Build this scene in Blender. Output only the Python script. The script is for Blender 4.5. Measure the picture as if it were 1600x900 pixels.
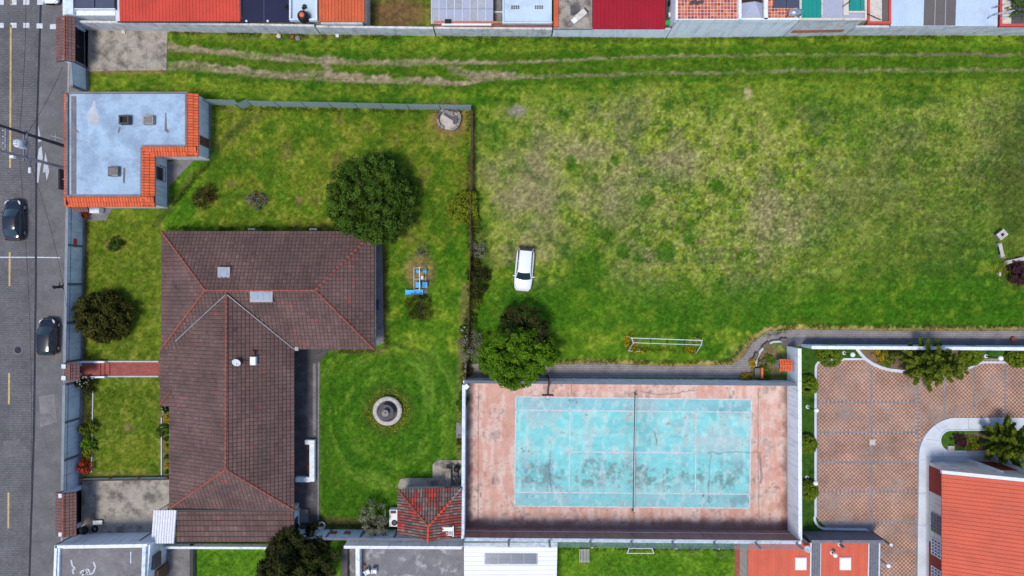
import bpy, bmesh, math, random
import numpy as np
from mathutils import Vector, Matrix
for o in list(bpy.data.objects): bpy.data.objects.remove(o)
SC = bpy.context.scene; COL = SC.collection
# ---------------------------------------------------------------- camera, sky, sun, exposure
S = 15.5; H = 71.6            # photo pixels per metre on the ground, drone height in metres
cam = bpy.data.cameras.new('camera'); camo = bpy.data.objects.new('camera', cam); COL.objects.link(camo)
camo.location = (0, 0, H); camo.rotation_euler = (0, 0, 0)
cam.sensor_width = 36; cam.lens = 18 * H / (800 / S); cam.clip_end = 3000; cam.clip_start = 0.5
SC.camera = camo
SUNV = Vector((0.21, 0.29, -1.0)).normalized()
wd = bpy.data.worlds.new('World'); SC.world = wd; wd.use_nodes = True
nt = wd.node_tree; bg = nt.nodes['Background']
sky = nt.nodes.new('ShaderNodeTexSky'); sky.sky_type = 'NISHITA'; sky.sun_disc = False
sky.sun_elevation = math.asin(-SUNV.z); sky.sun_rotation = math.atan2(-SUNV.x, -SUNV.y)
sky.altitude = 2600; sky.air_density = 0.7; sky.dust_density = 5.0; sky.ozone_density = 0.6
nt.links.new(sky.outputs[0], bg.inputs[0]); bg.inputs[1].default_value = 0.15
sl = bpy.data.lights.new('sun', 'SUN'); sl.energy = 1.4; sl.angle = math.radians(14); sl.color = (1, 0.95, 0.87)
so = bpy.data.objects.new('sun', sl); COL.objects.link(so); so.location = (-20, -30, 90)
so.rotation_euler = SUNV.to_track_quat('-Z', 'Y').to_euler()
SC.view_settings.view_transform = 'Standard'; SC.view_settings.look = 'None'
SC.view_settings.gamma = 1.0; SC.view_settings.exposure = 0.88; SC.view_settings.use_curve_mapping = False
# ---------------------------------------------------------------- helpers
R = random.Random(7); NR = np.random.default_rng(11)
def W(px, py, z=0.0):
    k = (H - z) / H / S
    return Vector(((px - 800) * k, (450 - py) * k, z))
def sr(r, g, b):
    f = lambda c: (c / 255 / 12.92) if c / 255 <= .04045 else ((c / 255 + .055) / 1.055) ** 2.4
    return (f(r), f(g), f(b))
def vnoise(x, y, seed=0):
    xi = np.floor(x).astype(np.int64); yi = np.floor(y).astype(np.int64); fx = x - xi; fy = y - yi
    fx = fx * fx * (3 - 2 * fx); fy = fy * fy * (3 - 2 * fy)
    def h(a, b):
        n = (a * 374761393 + b * 668265263 + seed * 974634541) & 0x7fffffff
        n = ((n ^ (n >> 13)) * 1274126177) & 0x7fffffff
        return ((n ^ (n >> 16)) & 0xffff) / 65535.0
    a = h(xi, yi) * (1 - fx) + h(xi + 1, yi) * fx; b = h(xi, yi + 1) * (1 - fx) + h(xi + 1, yi + 1) * fx
    return a * (1 - fy) + b * fy
def fbm(x, y, seed=0, oc=4, g=.55):
    t = 0; a = 1; s = 0
    for i in range(oc):
        t = t + a * vnoise(x * 2 ** i + 17.3 * i, y * 2 ** i - 9.1 * i, seed + i); s += a; a *= g
    return t / s
def sstep(a, b, x):
    t = np.clip((x - a) / (b - a), 0, 1); return t * t * (3 - 2 * t)
ORG = {}
def link(o, parent=None, org=None):
    COL.objects.link(o)
    if parent is not None: o.parent = parent
    return o
def tag(o, label=None, cat=None, group=None, kind=None):
    if label: o['label'] = label
    if cat: o['category'] = cat
    if group: o['group'] = group
    if kind: o['kind'] = kind
    return o
def empty(name, loc, label, cat, group=None, rz=0):
    o = bpy.data.objects.new(name, None); COL.objects.link(o); o.location = loc; o.rotation_euler.z = rz
    o.empty_display_size = .2
    ORG[o.name] = Vector((0, 0, 0)) if rz else Vector(loc)
    return tag(o, label, cat, group)
class MB:
    def __init__(s): s.v = []; s.f = []; s.c = []; s.hc = False
    def add(s, vs, fs, c=None):
        n = len(s.v); s.v += [tuple(p) for p in vs]
        for f in fs: s.f.append(tuple(i + n for i in f)); s.c.append(c or (1, 1, 1))
        if c: s.hc = True
        return s
    def hexa(s, p, c=None):      # 8 pts: bottom 0-3 ccw, top 4-7
        return s.add(p, [(3, 2, 1, 0), (4, 5, 6, 7), (0, 1, 5, 4), (1, 2, 6, 5), (2, 3, 7, 6), (3, 0, 4, 7)], c)
    def box(s, x0, x1, y0, y1, z0, z1, c=None):
        x0, x1 = min(x0, x1), max(x0, x1); y0, y1 = min(y0, y1), max(y0, y1)
        return s.hexa([(x0, y0, z0), (x1, y0, z0), (x1, y1, z0), (x0, y1, z0), (x0, y0, z1), (x1, y0, z1), (x1, y1, z1), (x0, y1, z1)], c)
    def obox(s, p0, p1, t0, t1, z0, z1, c=None):   # along p0->p1, lateral from t0 to t1 (left normal)
        a = Vector((p0[0], p0[1])); b = Vector((p1[0], p1[1])); d = (b - a).normalized(); n = Vector((-d.y, d.x))
        q = [a + n * t0, b + n * t0, b + n * t1, a + n * t1]
        if t1 < t0: q = q[::-1]
        return s.hexa([(v.x, v.y, z0) for v in q] + [(v.x, v.y, z1) for v in q], c)
    def cbox(s, c0, sx, sy, sz, rz=0, c=None):     # centre of the base, size, turn
        m = Matrix.Rotation(rz, 3, 'Z'); c0 = Vector(c0)
        q = [Vector((a * sx / 2, b * sy / 2, 0)) for a, b in ((-1, -1), (1, -1), (1, 1), (-1, 1))]
        return s.hexa([c0 + m @ v for v in q] + [c0 + m @ v + Vector((0, 0, sz)) for v in q], c)
    def prism(s, pts, z0, z1, c=None):
        pts = [Vector((p[0], p[1])) for p in pts]
        ar = sum(pts[i].x * pts[(i + 1) % len(pts)].y - pts[(i + 1) % len(pts)].x * pts[i].y for i in range(len(pts)))
        if ar < 0: pts = pts[::-1]
        n = len(pts)
        return s.add([(p.x, p.y, z0) for p in pts] + [(p.x, p.y, z1) for p in pts],
                     [tuple(range(n - 1, -1, -1)), tuple(range(n, 2 * n))] + [(i, (i + 1) % n, n + (i + 1) % n, n + i) for i in range(n)], c)
    def poly(s, pts, c=None): return s.add(pts, [tuple(range(len(pts)))], c)
    def tube(s, pts, r, n=8, c=None, cap=True):
        pts = [Vector(p) for p in pts]; rs = r if isinstance(r, (list, tuple)) else [r] * len(pts); vs = []; fs = []
        for i, p in enumerate(pts):
            d = (pts[min(i + 1, len(pts) - 1)] - pts[max(i - 1, 0)]).normalized()
            a = d.orthogonal().normalized() if abs(d.z) > .9 else d.cross(Vector((0, 0, 1))).normalized()
            b = d.cross(a)
            for k in range(n):
                t = 2 * math.pi * k / n; vs.append(p + (a * math.cos(t) + b * math.sin(t)) * rs[i])
        for i in range(len(pts) - 1):
            for k in range(n): fs.append((i * n + k, i * n + (k + 1) % n, (i + 1) * n + (k + 1) % n, (i + 1) * n + k))
        if cap: fs += [tuple(range(n - 1, -1, -1)), tuple(range((len(pts) - 1) * n, len(pts) * n))]
        return s.add(vs, fs, c)
    def lathe(s, prof, cx=0, cy=0, n=24, c=None):
        vs = []; fs = []; m = len(prof)
        for k in range(n):
            t = 2 * math.pi * k / n
            for r, z in prof: vs.append((cx + r * math.cos(t), cy + r * math.sin(t), z))
        for k in range(n):
            for j in range(m - 1):
                a = k * m + j; b = ((k + 1) % n) * m + j; fs.append((a, b, b + 1, a + 1))
        return s.add(vs, fs, c)
    def ball(s, c0, r, n=10, sz=1.0, c=None):
        prof = [(r * math.sin(math.pi * j / n) + 1e-4, c0[2] - r * sz * math.cos(math.pi * j / n)) for j in range(n + 1)]
        return s.lathe(prof, c0[0], c0[1], n * 2, c)
    def build(s, name, mat, parent=None, smooth=False, bevel=0):
        me = bpy.data.meshes.new(name); vs = s.v; o = bpy.data.objects.new(name, me)
        if parent is not None:
            g = ORG[parent.name]; ORG_o = g
            vs = [(v[0] - g.x, v[1] - g.y, v[2] - g.z) for v in vs]
        else:
            ORG_o = Vector((0, 0, 0))
        me.from_pydata(vs, [], s.f); me.update()
        if s.hc:
            at = me.attributes.new('col', 'FLOAT_COLOR', 'FACE')
            at.data.foreach_set('color', np.array([(*c, 1) for c in s.c], dtype=np.float32).ravel())
        me.materials.append(M[mat] if isinstance(mat, str) else mat)
        if smooth: me.polygons.foreach_set('use_smooth', [True] * len(me.polygons))
        if bevel:
            b = o.modifiers.new('bevel', 'BEVEL'); b.width = bevel; b.segments = 2; b.limit_method = 'ANGLE'
        link(o, parent); ORG[o.name] = ORG_o
        return o
def np_mesh(name, v, f, mat, parent=None, col=None, smooth=False, vcol=None):
    me = bpy.data.meshes.new(name); v = np.asarray(v, np.float32); f = np.asarray(f, np.int32)
    if parent is not None: v = v - np.array(ORG[parent.name], np.float32)
    k = f.shape[1]
    me.vertices.add(len(v)); me.vertices.foreach_set('co', v.ravel())
    me.loops.add(f.size); me.loops.foreach_set('vertex_index', f.ravel())
    me.polygons.add(len(f)); me.polygons.foreach_set('loop_start', np.arange(0, f.size, k, dtype=np.int32))
    if smooth: me.polygons.foreach_set('use_smooth', np.ones(len(f), bool))
    me.update(calc_edges=True); me.validate()
    if col is not None:
        at = me.attributes.new('col', 'FLOAT_COLOR', 'FACE')
        at.data.foreach_set('color', np.c_[col, np.ones(len(col))].astype(np.float32).ravel())
    if vcol is not None:
        at = me.attributes.new('col', 'FLOAT_COLOR', 'POINT')
        at.data.foreach_set('color', np.c_[vcol, np.ones(len(vcol))].astype(np.float32).ravel())
    me.materials.append(M[mat] if isinstance(mat, str) else mat)
    o = bpy.data.objects.new(name, me); link(o, parent)
    ORG[o.name] = ORG[parent.name] if parent is not None else Vector((0, 0, 0))
    return o
# ---------------------------------------------------------------- materials
M = {}
def pm(name, base, rough=.8, var=.25, scale=1.5, fine=12, bump=.15, bd=.01, attr=False, metal=0, spec=.3,
       stain=None, stain_amt=0, stain_scale=.6, stain_lo=.52, coat=0, alpha=1, pattern=None):
    m = bpy.data.materials.new(name); m.use_nodes = True; t = m.node_tree; N = t.nodes; L = t.links
    b = N['Principled BSDF']; b.inputs['Roughness'].default_value = rough; b.inputs['Metallic'].default_value = metal
    b.inputs['Specular IOR Level'].default_value = spec
    if coat: b.inputs['Coat Weight'].default_value = coat; b.inputs['Coat Roughness'].default_value = .05
    g = N.new('ShaderNodeNewGeometry'); pos = g.outputs['Position']
    def noise(sc, det=4, ro=.6):
        n = N.new('ShaderNodeTexNoise'); n.inputs['Scale'].default_value = sc; n.inputs['Detail'].default_value = det
        n.inputs['Roughness'].default_value = ro; L.new(pos, n.inputs['Vector']); return n.outputs['Fac']
    def mul(a, f):
        x = N.new('ShaderNodeMix'); x.data_type = 'RGBA'; x.blend_type = 'MULTIPLY'; x.inputs[0].default_value = 1
        L.new(a, x.inputs[6]); L.new(f, x.inputs[7]); return x.outputs[2]
    def rng(f, lo, hi, a=.3, c=.7):
        r = N.new('ShaderNodeMapRange'); r.inputs[1].default_value = a; r.inputs[2].default_value = c
        r.inputs[3].default_value = lo; r.inputs[4].default_value = hi; L.new(f, r.inputs[0]); return r.outputs[0]
    rgb = N.new('ShaderNodeRGB'); rgb.outputs[0].default_value = (*base, 1); c = rgb.outputs[0]
    if attr:
        a = N.new('ShaderNodeAttribute'); a.attribute_name = 'col'; c = mul(c, a.outputs['Color'])
    if pattern: c = pattern(t, pos, c)
    if stain:
        x = N.new('ShaderNodeMix'); x.data_type = 'RGBA'; L.new(c, x.inputs[6]); x.inputs[7].default_value = (*stain, 1)
        L.new(rng(noise(stain_scale, 6, .65), 0, stain_amt, stain_lo, stain_lo + .16), x.inputs[0]); c = x.outputs[2]
    if name.startswith('wall_'):
        mp = N.new('ShaderNodeMapping'); mp.inputs['Scale'].default_value = (2.6, 2.6, .25); L.new(pos, mp.inputs[0]); sn = N.new('ShaderNodeTexNoise'); sn.inputs['Scale'].default_value = 1.3; sn.inputs['Detail'].default_value = 5; L.new(mp.outputs[0], sn.inputs['Vector']); c = mul(c, rng(sn.outputs['Fac'], 1.0, .74, .5, .72))
    if var:
        c = mul(c, rng(noise(scale, 5), 1 - var, 1 + var * .6)); 
        fn = noise(fine, 3); c = mul(c, rng(fn, 1 - var * .7, 1 + var * .5))
        if bump:
            bp = N.new('ShaderNodeBump'); bp.inputs['Strength'].default_value = bump; bp.inputs['Distance'].default_value = bd
            L.new(fn, bp.inputs['Height']); L.new(bp.outputs[0], b.inputs['Normal'])
    L.new(c, b.inputs['Base Color'])
    if alpha < 1: b.inputs['Alpha'].default_value = alpha
    M[name] = m; return m
def brickpat(w, h, mortar, off=.5, c2=None, rot=0, size=.06, bias=0.0):
    def f(t, pos, c):
        N = t.nodes; L = t.links; mp = N.new('ShaderNodeMapping'); mp.inputs['Rotation'].default_value = (0, 0, rot)
        L.new(pos, mp.inputs[0]); k = N.new('ShaderNodeTexBrick'); L.new(mp.outputs[0], k.inputs[0])
        k.offset = off; k.inputs['Scale'].default_value = 1; k.inputs['Brick Width'].default_value = w
        k.inputs['Row Height'].default_value = h; k.inputs['Mortar Size'].default_value = size * min(w, h)
        k.inputs['Bias'].default_value = bias
        L.new(c, k.inputs['Color1']); k.inputs['Mortar'].default_value = (*mortar, 1)
        if c2: k.inputs['Color2'].default_value = (*c2, 1)
        else: L.new(c, k.inputs['Color2'])
        return k.outputs['Color']
    return f
def checkpat(size, c2, rot):
    def f(t, pos, c):
        N = t.nodes; L = t.links; mp = N.new('ShaderNodeMapping'); mp.inputs['Rotation'].default_value = (0, 0, rot)
        mp.inputs['Location'].default_value = (.013, .021, .5 * size)
        L.new(pos, mp.inputs[0]); mp.inputs['Scale'].default_value = (1, 1, 0.0)
        k = N.new('ShaderNodeTexChecker'); L.new(mp.outputs[0], k.inputs[0]); k.inputs['Scale'].default_value = 1 / size
        L.new(c, k.inputs['Color1']); k.inputs['Color2'].default_value = (*c2, 1); return k.outputs['Color']
    return f
pm('lawn', (1, 1, 1), .95, .32, 2.2, 9, .6, .05, attr=True, spec=.1)
pm('leaf', (1, 1, 1), .8, 0, attr=True, spec=.06)
pm('blade', (1, 1, 1), .8, 0, attr=True, spec=.1)
pm('bark', sr(95, 80, 66), .95, .4, 4, 20, .5)
pm('earth', sr(120, 100, 78), .95, .35, .8, 9, .5, .03)
pm('base_ground', sr(104, 112, 70), .95, .4, .2, 3, .4, .03)
pm('road', sr(104, 103, 104), .9, .2, .5, 5, .3, .01, stain=sr(76, 75, 77), stain_amt=.6, stain_scale=.3, pattern=brickpat(.26, .18, sr(88, 87, 89), size=.18, c2=sr(120, 118, 118)))
pm('lane', sr(108, 106, 106), .9, .24, .6, 7, .3, .01, stain=sr(122, 119, 117), stain_amt=.45, stain_scale=.5)
pm('gutter', sr(52, 52, 62), .8, .3, 1, 8)
pm('paint_white', sr(205, 207, 208), .7, .25, 3, 14, .1)
pm('paint_yellow', sr(196, 168, 104), .7, .25, 3, 14, .1)
pm('kerb', sr(168, 162, 148), .85, .3, 1.5, 8)
pm('concrete', sr(168, 159, 146), .88, .24, 1.1, 9, .3, .01, stain=sr(96, 90, 84), stain_amt=.85, stain_scale=.7, stain_lo=.47)
pm('concrete_smear', sr(124, 122, 124), .88, .25, 1, 9, .3, .01, stain=sr(196, 194, 192), stain_amt=.8, stain_scale=.8, stain_lo=.54)
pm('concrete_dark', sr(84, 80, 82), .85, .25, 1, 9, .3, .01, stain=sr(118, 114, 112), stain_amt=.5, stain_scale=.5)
pm('concrete_mid', sr(128, 124, 124), .88, .25, 1, 9, .3, .01, stain=sr(92, 88, 88), stain_amt=.7, stain_scale=.6)
pm('concrete_pale', sr(186, 190, 194), .85, .12, .9, 8, .2, .01, stain=sr(158, 162, 166), stain_amt=.5, stain_scale=.5)
pm('walk_white', sr(206, 212, 218), .85, .1, .9, 8, .2, .01, stain=sr(180, 184, 190), stain_amt=.5, stain_scale=.6)
pm('wall_blue', sr(220, 230, 240), .85, .12, 1.2, 8, .15, .01, stain=sr(184, 194, 204), stain_amt=.5, stain_scale=1.1)
pm('wall_white', sr(234, 238, 241), .85, .1, 1.2, 8, .15, .01, stain=sr(200, 205, 210), stain_amt=.6, stain_scale=1.2, stain_lo=.56)
pm('wall_cream', sr(216, 208, 194), .85, .12, 1.2, 8, .15, .01, stain=sr(170, 162, 150), stain_amt=.5, stain_scale=1.2)
pm('wall_grey', sr(214, 214, 213), .9, .2, 1.2, 8, .25, .01, stain=sr(158, 153, 150), stain_amt=.8, stain_scale=1.1)
pm('wall_pillar', sr(118, 122, 132), .9, .2, 1.5, 8, .2)
pm('wall_rust', sr(150, 112, 106), .9, .2, 1.2, 8, .2, .01, stain=sr(96, 78, 72), stain_amt=.6)
pm('wall_slate', sr(112, 114, 124), .85, .12, 1.2, 8, .2)
pm('brickwall', sr(188, 120, 96), .9, .25, 1.5, 8, .2, .01, stain=sr(150, 120, 105), stain_amt=.6)
pm('coping_grey', sr(138, 143, 148), .85, .15, 1.5, 8, .15)
pm('red_trim', sr(206, 82, 72), .7, .12, 2, 9, .1)
pm('tile_brown', sr(107, 83, 77), .85, .22, .35, 5, .2, .01, attr=True, stain=sr(84, 70, 68), stain_amt=.6, stain_scale=.45)
pm('tile_gate', sr(118, 88, 82), .85, .2, .5, 7, .2, .01, attr=True)
pm('tile_orange', sr(222, 104, 62), .8, .15, 1, 7, .2, .01, attr=True)
pm('tile_red', (1, 1, 1), .85, .2, 1, 7, .2, .01, attr=True)
pm('felt', sr(62, 50, 48), .95, .2)
pm('ridge_red', sr(152, 88, 72), .85, .25, 2, 9, .2)
pm('ridge_bright', sr(214, 84, 58), .85, .2, 2, 9, .2)
pm('flashing', sr(148, 148, 152), .5, .2, 2, 9, .1, metal=.3)
pm('roof_red', sr(202, 74, 56), .65, .12, .4, 6, .05, spec=.25, stain=sr(164, 66, 54), stain_amt=.6, stain_scale=.3)
pm('roof_salmon', sr(208, 98, 72), .65, .1, .35, 6, .05, spec=.25, stain=sr(186, 92, 72), stain_amt=.6, stain_scale=.25)
pm('roof_crimson', sr(160, 28, 44), .65, .12, .5, 6, .05, spec=.2, stain=sr(136, 34, 44), stain_amt=.6, stain_scale=.4)
pm('roof_orange', sr(206, 100, 62), .75, .16, .8, 6, .1)
pm('roof_navy', sr(30, 34, 62), .6, .2, .5, 5, .05, spec=.3)
pm('roof_teal', sr(22, 142, 130), .6, .1, .6, 6, .05)
pm('roof_blue', sr(164, 188, 208), .75, .12, .5, 5, .1, .01, stain=sr(134, 152, 172), stain_amt=.7, stain_scale=.55, stain_lo=.46)
pm('roof_ice', sr(194, 212, 224), .7, .08, .6, 6, .05, stain=sr(160, 172, 184), stain_amt=.5, stain_scale=.8)
pm('roof_pale', sr(190, 206, 222), .6, .07, .7, 6, .05, stain=sr(166, 178, 198), stain_amt=.5, stain_scale=.4)
pm('roof_lav', sr(168, 172, 188), .7, .08, .7, 6, .05)
pm('roof_grey', sr(168, 170, 174), .6, .12, .7, 6, .05, stain=sr(140, 140, 148), stain_amt=.6, stain_scale=.3)
pm('roof_taupe', sr(104, 98, 94), .7, .1, .7, 6, .05)
pm('roof_white', sr(236, 238, 240), .6, .05, .7, 6, .05)
pm('metal_white', sr(214, 216, 218), .45, .12, 3, 12, .05)
pm('metal_grey', sr(128, 130, 136), .45, .2, 3, 12, .05, metal=.5)
pm('metal_dark', sr(42, 40, 46), .5, .2, 3, 12, .05, metal=.3)
pm('metal_rust', sr(96, 58, 52), .7, .25, 3, 12, .1)
pm('steel', sr(196, 198, 200), .3, .1, 3, 12, .03, metal=.8)
pm('white_plastic', sr(230, 230, 230), .5, .06, 3, 12, .03)
pm('blue_plastic', sr(66, 172, 226), .45, .08, 3, 12, .03)
pm('navy_cloth', sr(36, 48, 120), .8, .2, 3, 12, .1)
pm('black_plastic', sr(28, 28, 34), .5, .15, 3, 12, .05)
pm('green_plastic', sr(40, 170, 70), .5, .1)
pm('orange_plastic', sr(232, 112, 72), .5, .1)
pm('glass_dark', sr(46, 56, 62), .08, .05, spec=.6)
pm('glass_car', sr(40, 58, 62), .06, .05, spec=.7, bump=0)
pm('glass_light', sr(150, 166, 184), .15, .1, spec=.6)
pm('globe', sr(240, 240, 236), .35, .03)
pm('paint_car_white', sr(232, 234, 236), .25, .02, bump=0, coat=.8, spec=.5)
pm('paint_car_black', sr(10, 12, 20), .25, .04, bump=0, coat=.9, spec=.5)
pm('paint_car_slate', sr(20, 27, 38), .25, .04, bump=0, coat=.9, spec=.5)
pm('tyre', sr(24, 24, 26), .9, .15)
pm('lamp_clear', sr(226, 230, 232), .15, .05, spec=.6)
pm('lamp_red', sr(150, 22, 30), .2, .05, spec=.6)
pm('cobble', sr(158, 150, 146), .9, .22, 1, 9, .5, .02, stain=sr(120, 114, 114), stain_amt=.55, pattern=brickpat(.3, .18, sr(116, 110, 108), size=.14, c2=sr(148, 140, 134)))
pm('asphalt_path', sr(100, 98, 104), .9, .2, 1, 9, .4, .02, stain=sr(132, 128, 130), stain_amt=.5)
pm('brick_path', sr(160, 82, 72), .9, .25, 1.5, 9, .2, .01, pattern=brickpat(.22, .11, sr(128, 72, 66), size=.12, c2=sr(176, 96, 84)))
pm('paving', sr(140, 98, 88), .9, .3, .4, 5, .2, .01, stain=sr(152, 136, 128), stain_amt=.75, stain_scale=.35, stain_lo=.5, pattern=checkpat(.2, sr(192, 160, 134), 0))
pm('paving_strip', sr(140, 134, 136), .9, .3, 1, 9, .2)
pm('terrace_tile', (1, 1, 1), .7, .12, 1.5, 9, .1, attr=True)
pm('court', (1, 1, 1), .85, .1, 1, 12, .15, .005, attr=True, spec=.2)
pm('stone', sr(146, 140, 134), .9, .3, 1.5, 8, .4, .02)
pm('stone_pale', sr(196, 188, 178), .9, .25, 2, 9, .3, .02)
pm('stone_dark', sr(98, 94, 96), .9, .3, 2, 9, .3, .02)  # darker grey stone for fountain basin, bowl and some pit stones
pm('pole_concrete', sr(150, 146, 142), .9, .2, 2, 9, .2)
pm('pole_dark', sr(66, 62, 66), .9, .2, 2, 9, .2)
pm('clay_pot', sr(164, 86, 66), .85, .2, 3, 9, .1)
pm('wood', sr(120, 88, 66), .85, .3, 3, 12, .2)
pm('skin', sr(170, 120, 95), .6, .05); pm('hair', sr(24, 20, 20), .6, .1)
pm('cloth_dark', sr(30, 32, 40), .9, .1); pm('cloth_jeans', sr(38, 44, 62), .9, .1)
pm('turf', sr(70, 104, 32), .95, .35, 2, 9, .5, .03, spec=.1)
pm('grass_plain', sr(58, 92, 28), .95, .4, 2, 8, .5, .03, spec=.1)
pm('brick_red', sr(150, 62, 48), .85, .15, 1.5, 9, .15)
pm('roof_slate', sr(74, 80, 98), .4, .15, .8, 6, .03, spec=.5)
pm('glass_mid', sr(104, 112, 124), .2, .1, spec=.5)
pm('slate_green', sr(96, 116, 108), .8, .15, 2, 9, .1)
def netmat(name, c, fac):
    m = bpy.data.materials.new(name); m.use_nodes = True; t = m.node_tree; N = t.nodes; L = t.links
    b = N['Principled BSDF']; b.inputs['Base Color'].default_value = (*c, 1); b.inputs['Roughness'].default_value = .7
    tr = N.new('ShaderNodeBsdfTransparent'); mx = N.new('ShaderNodeMixShader'); g = N.new('ShaderNodeNewGeometry')
    n = N.new('ShaderNodeTexNoise'); n.inputs['Scale'].default_value = 2.5; L.new(g.outputs['Position'], n.inputs['Vector'])
    r = N.new('ShaderNodeMapRange'); r.inputs[1].default_value = .3; r.inputs[2].default_value = .7
    r.inputs[3].default_value = max(0, fac - .12); r.inputs[4].default_value = min(1, fac + .12); L.new(n.outputs['Fac'], r.inputs[0])
    L.new(r.outputs[0], mx.inputs[0]); L.new(tr.outputs[0], mx.inputs[1]); L.new(b.outputs[0], mx.inputs[2])
    L.new(mx.outputs[0], N['Material Output'].inputs['Surface']); M[name] = m
netmat('net_green', sr(176, 196, 190), .68); netmat('net_rust', sr(104, 78, 66), .5); netmat('net_pale', sr(180, 196, 188), .32); netmat('net_court', sr(60, 64, 72), .7)
# ---------------------------------------------------------------- generic builders
def tiles(name, mat, poly, parent, tw=.38, th=.38, gap=.03, lift=.05, arch=.018, jit=.12, palette=None, seed=1, under=True, rg=.03):
    """roof tiles over a planar convex polygon (world points, first edge = eave), real pieces joined in one part"""
    rr = random.Random(seed); P = [Vector(p) for p in poly]; u = (P[1] - P[0]).normalized()
    n = None
    for k in range(2, len(P)):
        n = u.cross(P[k] - P[0])
        if n.length > .1: break
    n.normalize()
    if n.z < 0: n = -n
    v = n.cross(u)
    if v.z < 0: v = -v
    us = [(p - P[0]).dot(u) for p in P]; vs = [(p - P[0]).dot(v) for p in P]
    bm = bmesh.new(); cl = bm.faces.layers.float_color.new('col')
    for j in range(int(math.floor(min(vs) / th)) - 1, int(math.ceil(max(vs) / th)) + 1):
        for i in range(int(math.floor(min(us) / tw)) - 1, int(math.ceil(max(us) / tw)) + 1):
            a0 = i * tw + gap / 2; a1 = (i + 1) * tw - gap / 2; b0 = j * th + rg; b1 = (j + 1) * th
            if palette: c = palette(rr, i, j, (P[0] + u * a0 + v * b0))
            else:
                k = 1 + rr.uniform(-jit, jit); c = (k * (1 + rr.uniform(-.04, .04)), k, k * (1 + rr.uniform(-.03, .03)))
            dz = rr.uniform(-.006, .006); q = []
            for (b, hgt) in ((b0, lift), (b1, lift * .3)):
                for a, e in ((a0, 0), (a0 + (a1 - a0) * .3, arch), (a0 + (a1 - a0) * .7, arch), (a1, 0)):
                    q.append(bm.verts.new(P[0] + u * a + v * b + n * (hgt + e + dz)))
            lo = [bm.verts.new(P[0] + u * a + v * b + n * 0) for a, b in ((a0, b0), (a1, b0), (a1, b1), (a0, b1))]
            for f in ((q[0], q[1], q[5], q[4]), (q[1], q[2], q[6], q[5]), (q[2], q[3], q[7], q[6]), (lo[0], lo[1], q[3], q[2], q[1], q[0]), (lo[1], lo[2], q[7], q[3]), (lo[3], lo[0], q[0], q[4])):
                fc = bm.faces.new(f); fc[cl] = (*c, 1)
    cen = sum(P, Vector()) / len(P)
    for i in range(len(P)):
        a, b = P[i], P[(i + 1) % len(P)]
        if (b - a).length < 1e-4: continue
        no = (b - a).cross(n).normalized()
        if no.dot(cen - a) > 0: no = -no
        bmesh.ops.bisect_plane(bm, geom=bm.verts[:] + bm.edges[:] + bm.faces[:], plane_co=a, plane_no=no, clear_outer=True)
    bmesh.ops.recalc_face_normals(bm, faces=bm.faces[:])
    g = ORG[parent.name]
    bmesh.ops.translate(bm, verts=bm.verts[:], vec=-g)
    me = bpy.data.meshes.new(name); bm.to_mesh(me); bm.free(); me.materials.append(M[mat])
    o = bpy.data.objects.new(name, me); link(o, parent); ORG[o.name] = g; o['kind'] = 'stuff'
    if under:
        m = MB(); m.poly([p + n * .004 for p in P]); m.poly([p - n * .12 for p in P][::-1])
        k = len(P)
        for i in range(k): m.poly([P[i] + n * .004, P[i] - n * .12, P[(i + 1) % k] - n * .12, P[(i + 1) % k] + n * .004])
        m.build('roof_deck', 'felt', parent)  # dark deck colour stands in for the shade in the tile grooves
    return o
def corrug(mb, a, b, c, d, pitch, amp, th=.0):
    """corrugated sheet, corners a,b (along the ribs' spacing) and d,c (far ends of the ribs)"""
    a, b, c, d = map(Vector, (a, b, c, d)); n = max(1, int((b - a).length / pitch)); nn = (b - a).cross(d - a).normalized()
    if nn.z < 0: nn = -nn
    ts = []; hs = []
    for i in range(n):
        for f, h in ((0, 0), (.35, 0), (.5, amp), (.85, amp)): ts.append((i + f) / n); hs.append(h)
    ts.append(1); hs.append(0); k = len(ts)
    vs = [a.lerp(b, t) + nn * h for t, h in zip(ts, hs)] + [d.lerp(c, t) + nn * h for t, h in zip(ts, hs)]
    mb.add(vs, [(i, i + 1, k + i + 1, k + i) for i in range(k - 1)])
    w = Vector((0, 0, -.1))
    mb.add([a + w, b + w, c + w, d + w], [(3, 2, 1, 0)])
    for p, q in ((a, b), (b, c), (c, d), (d, a)): mb.add([p + w, q + w, q, p], [(0, 1, 2, 3)])
def ribs(mb, p, q, width_dir, n): pass
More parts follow.
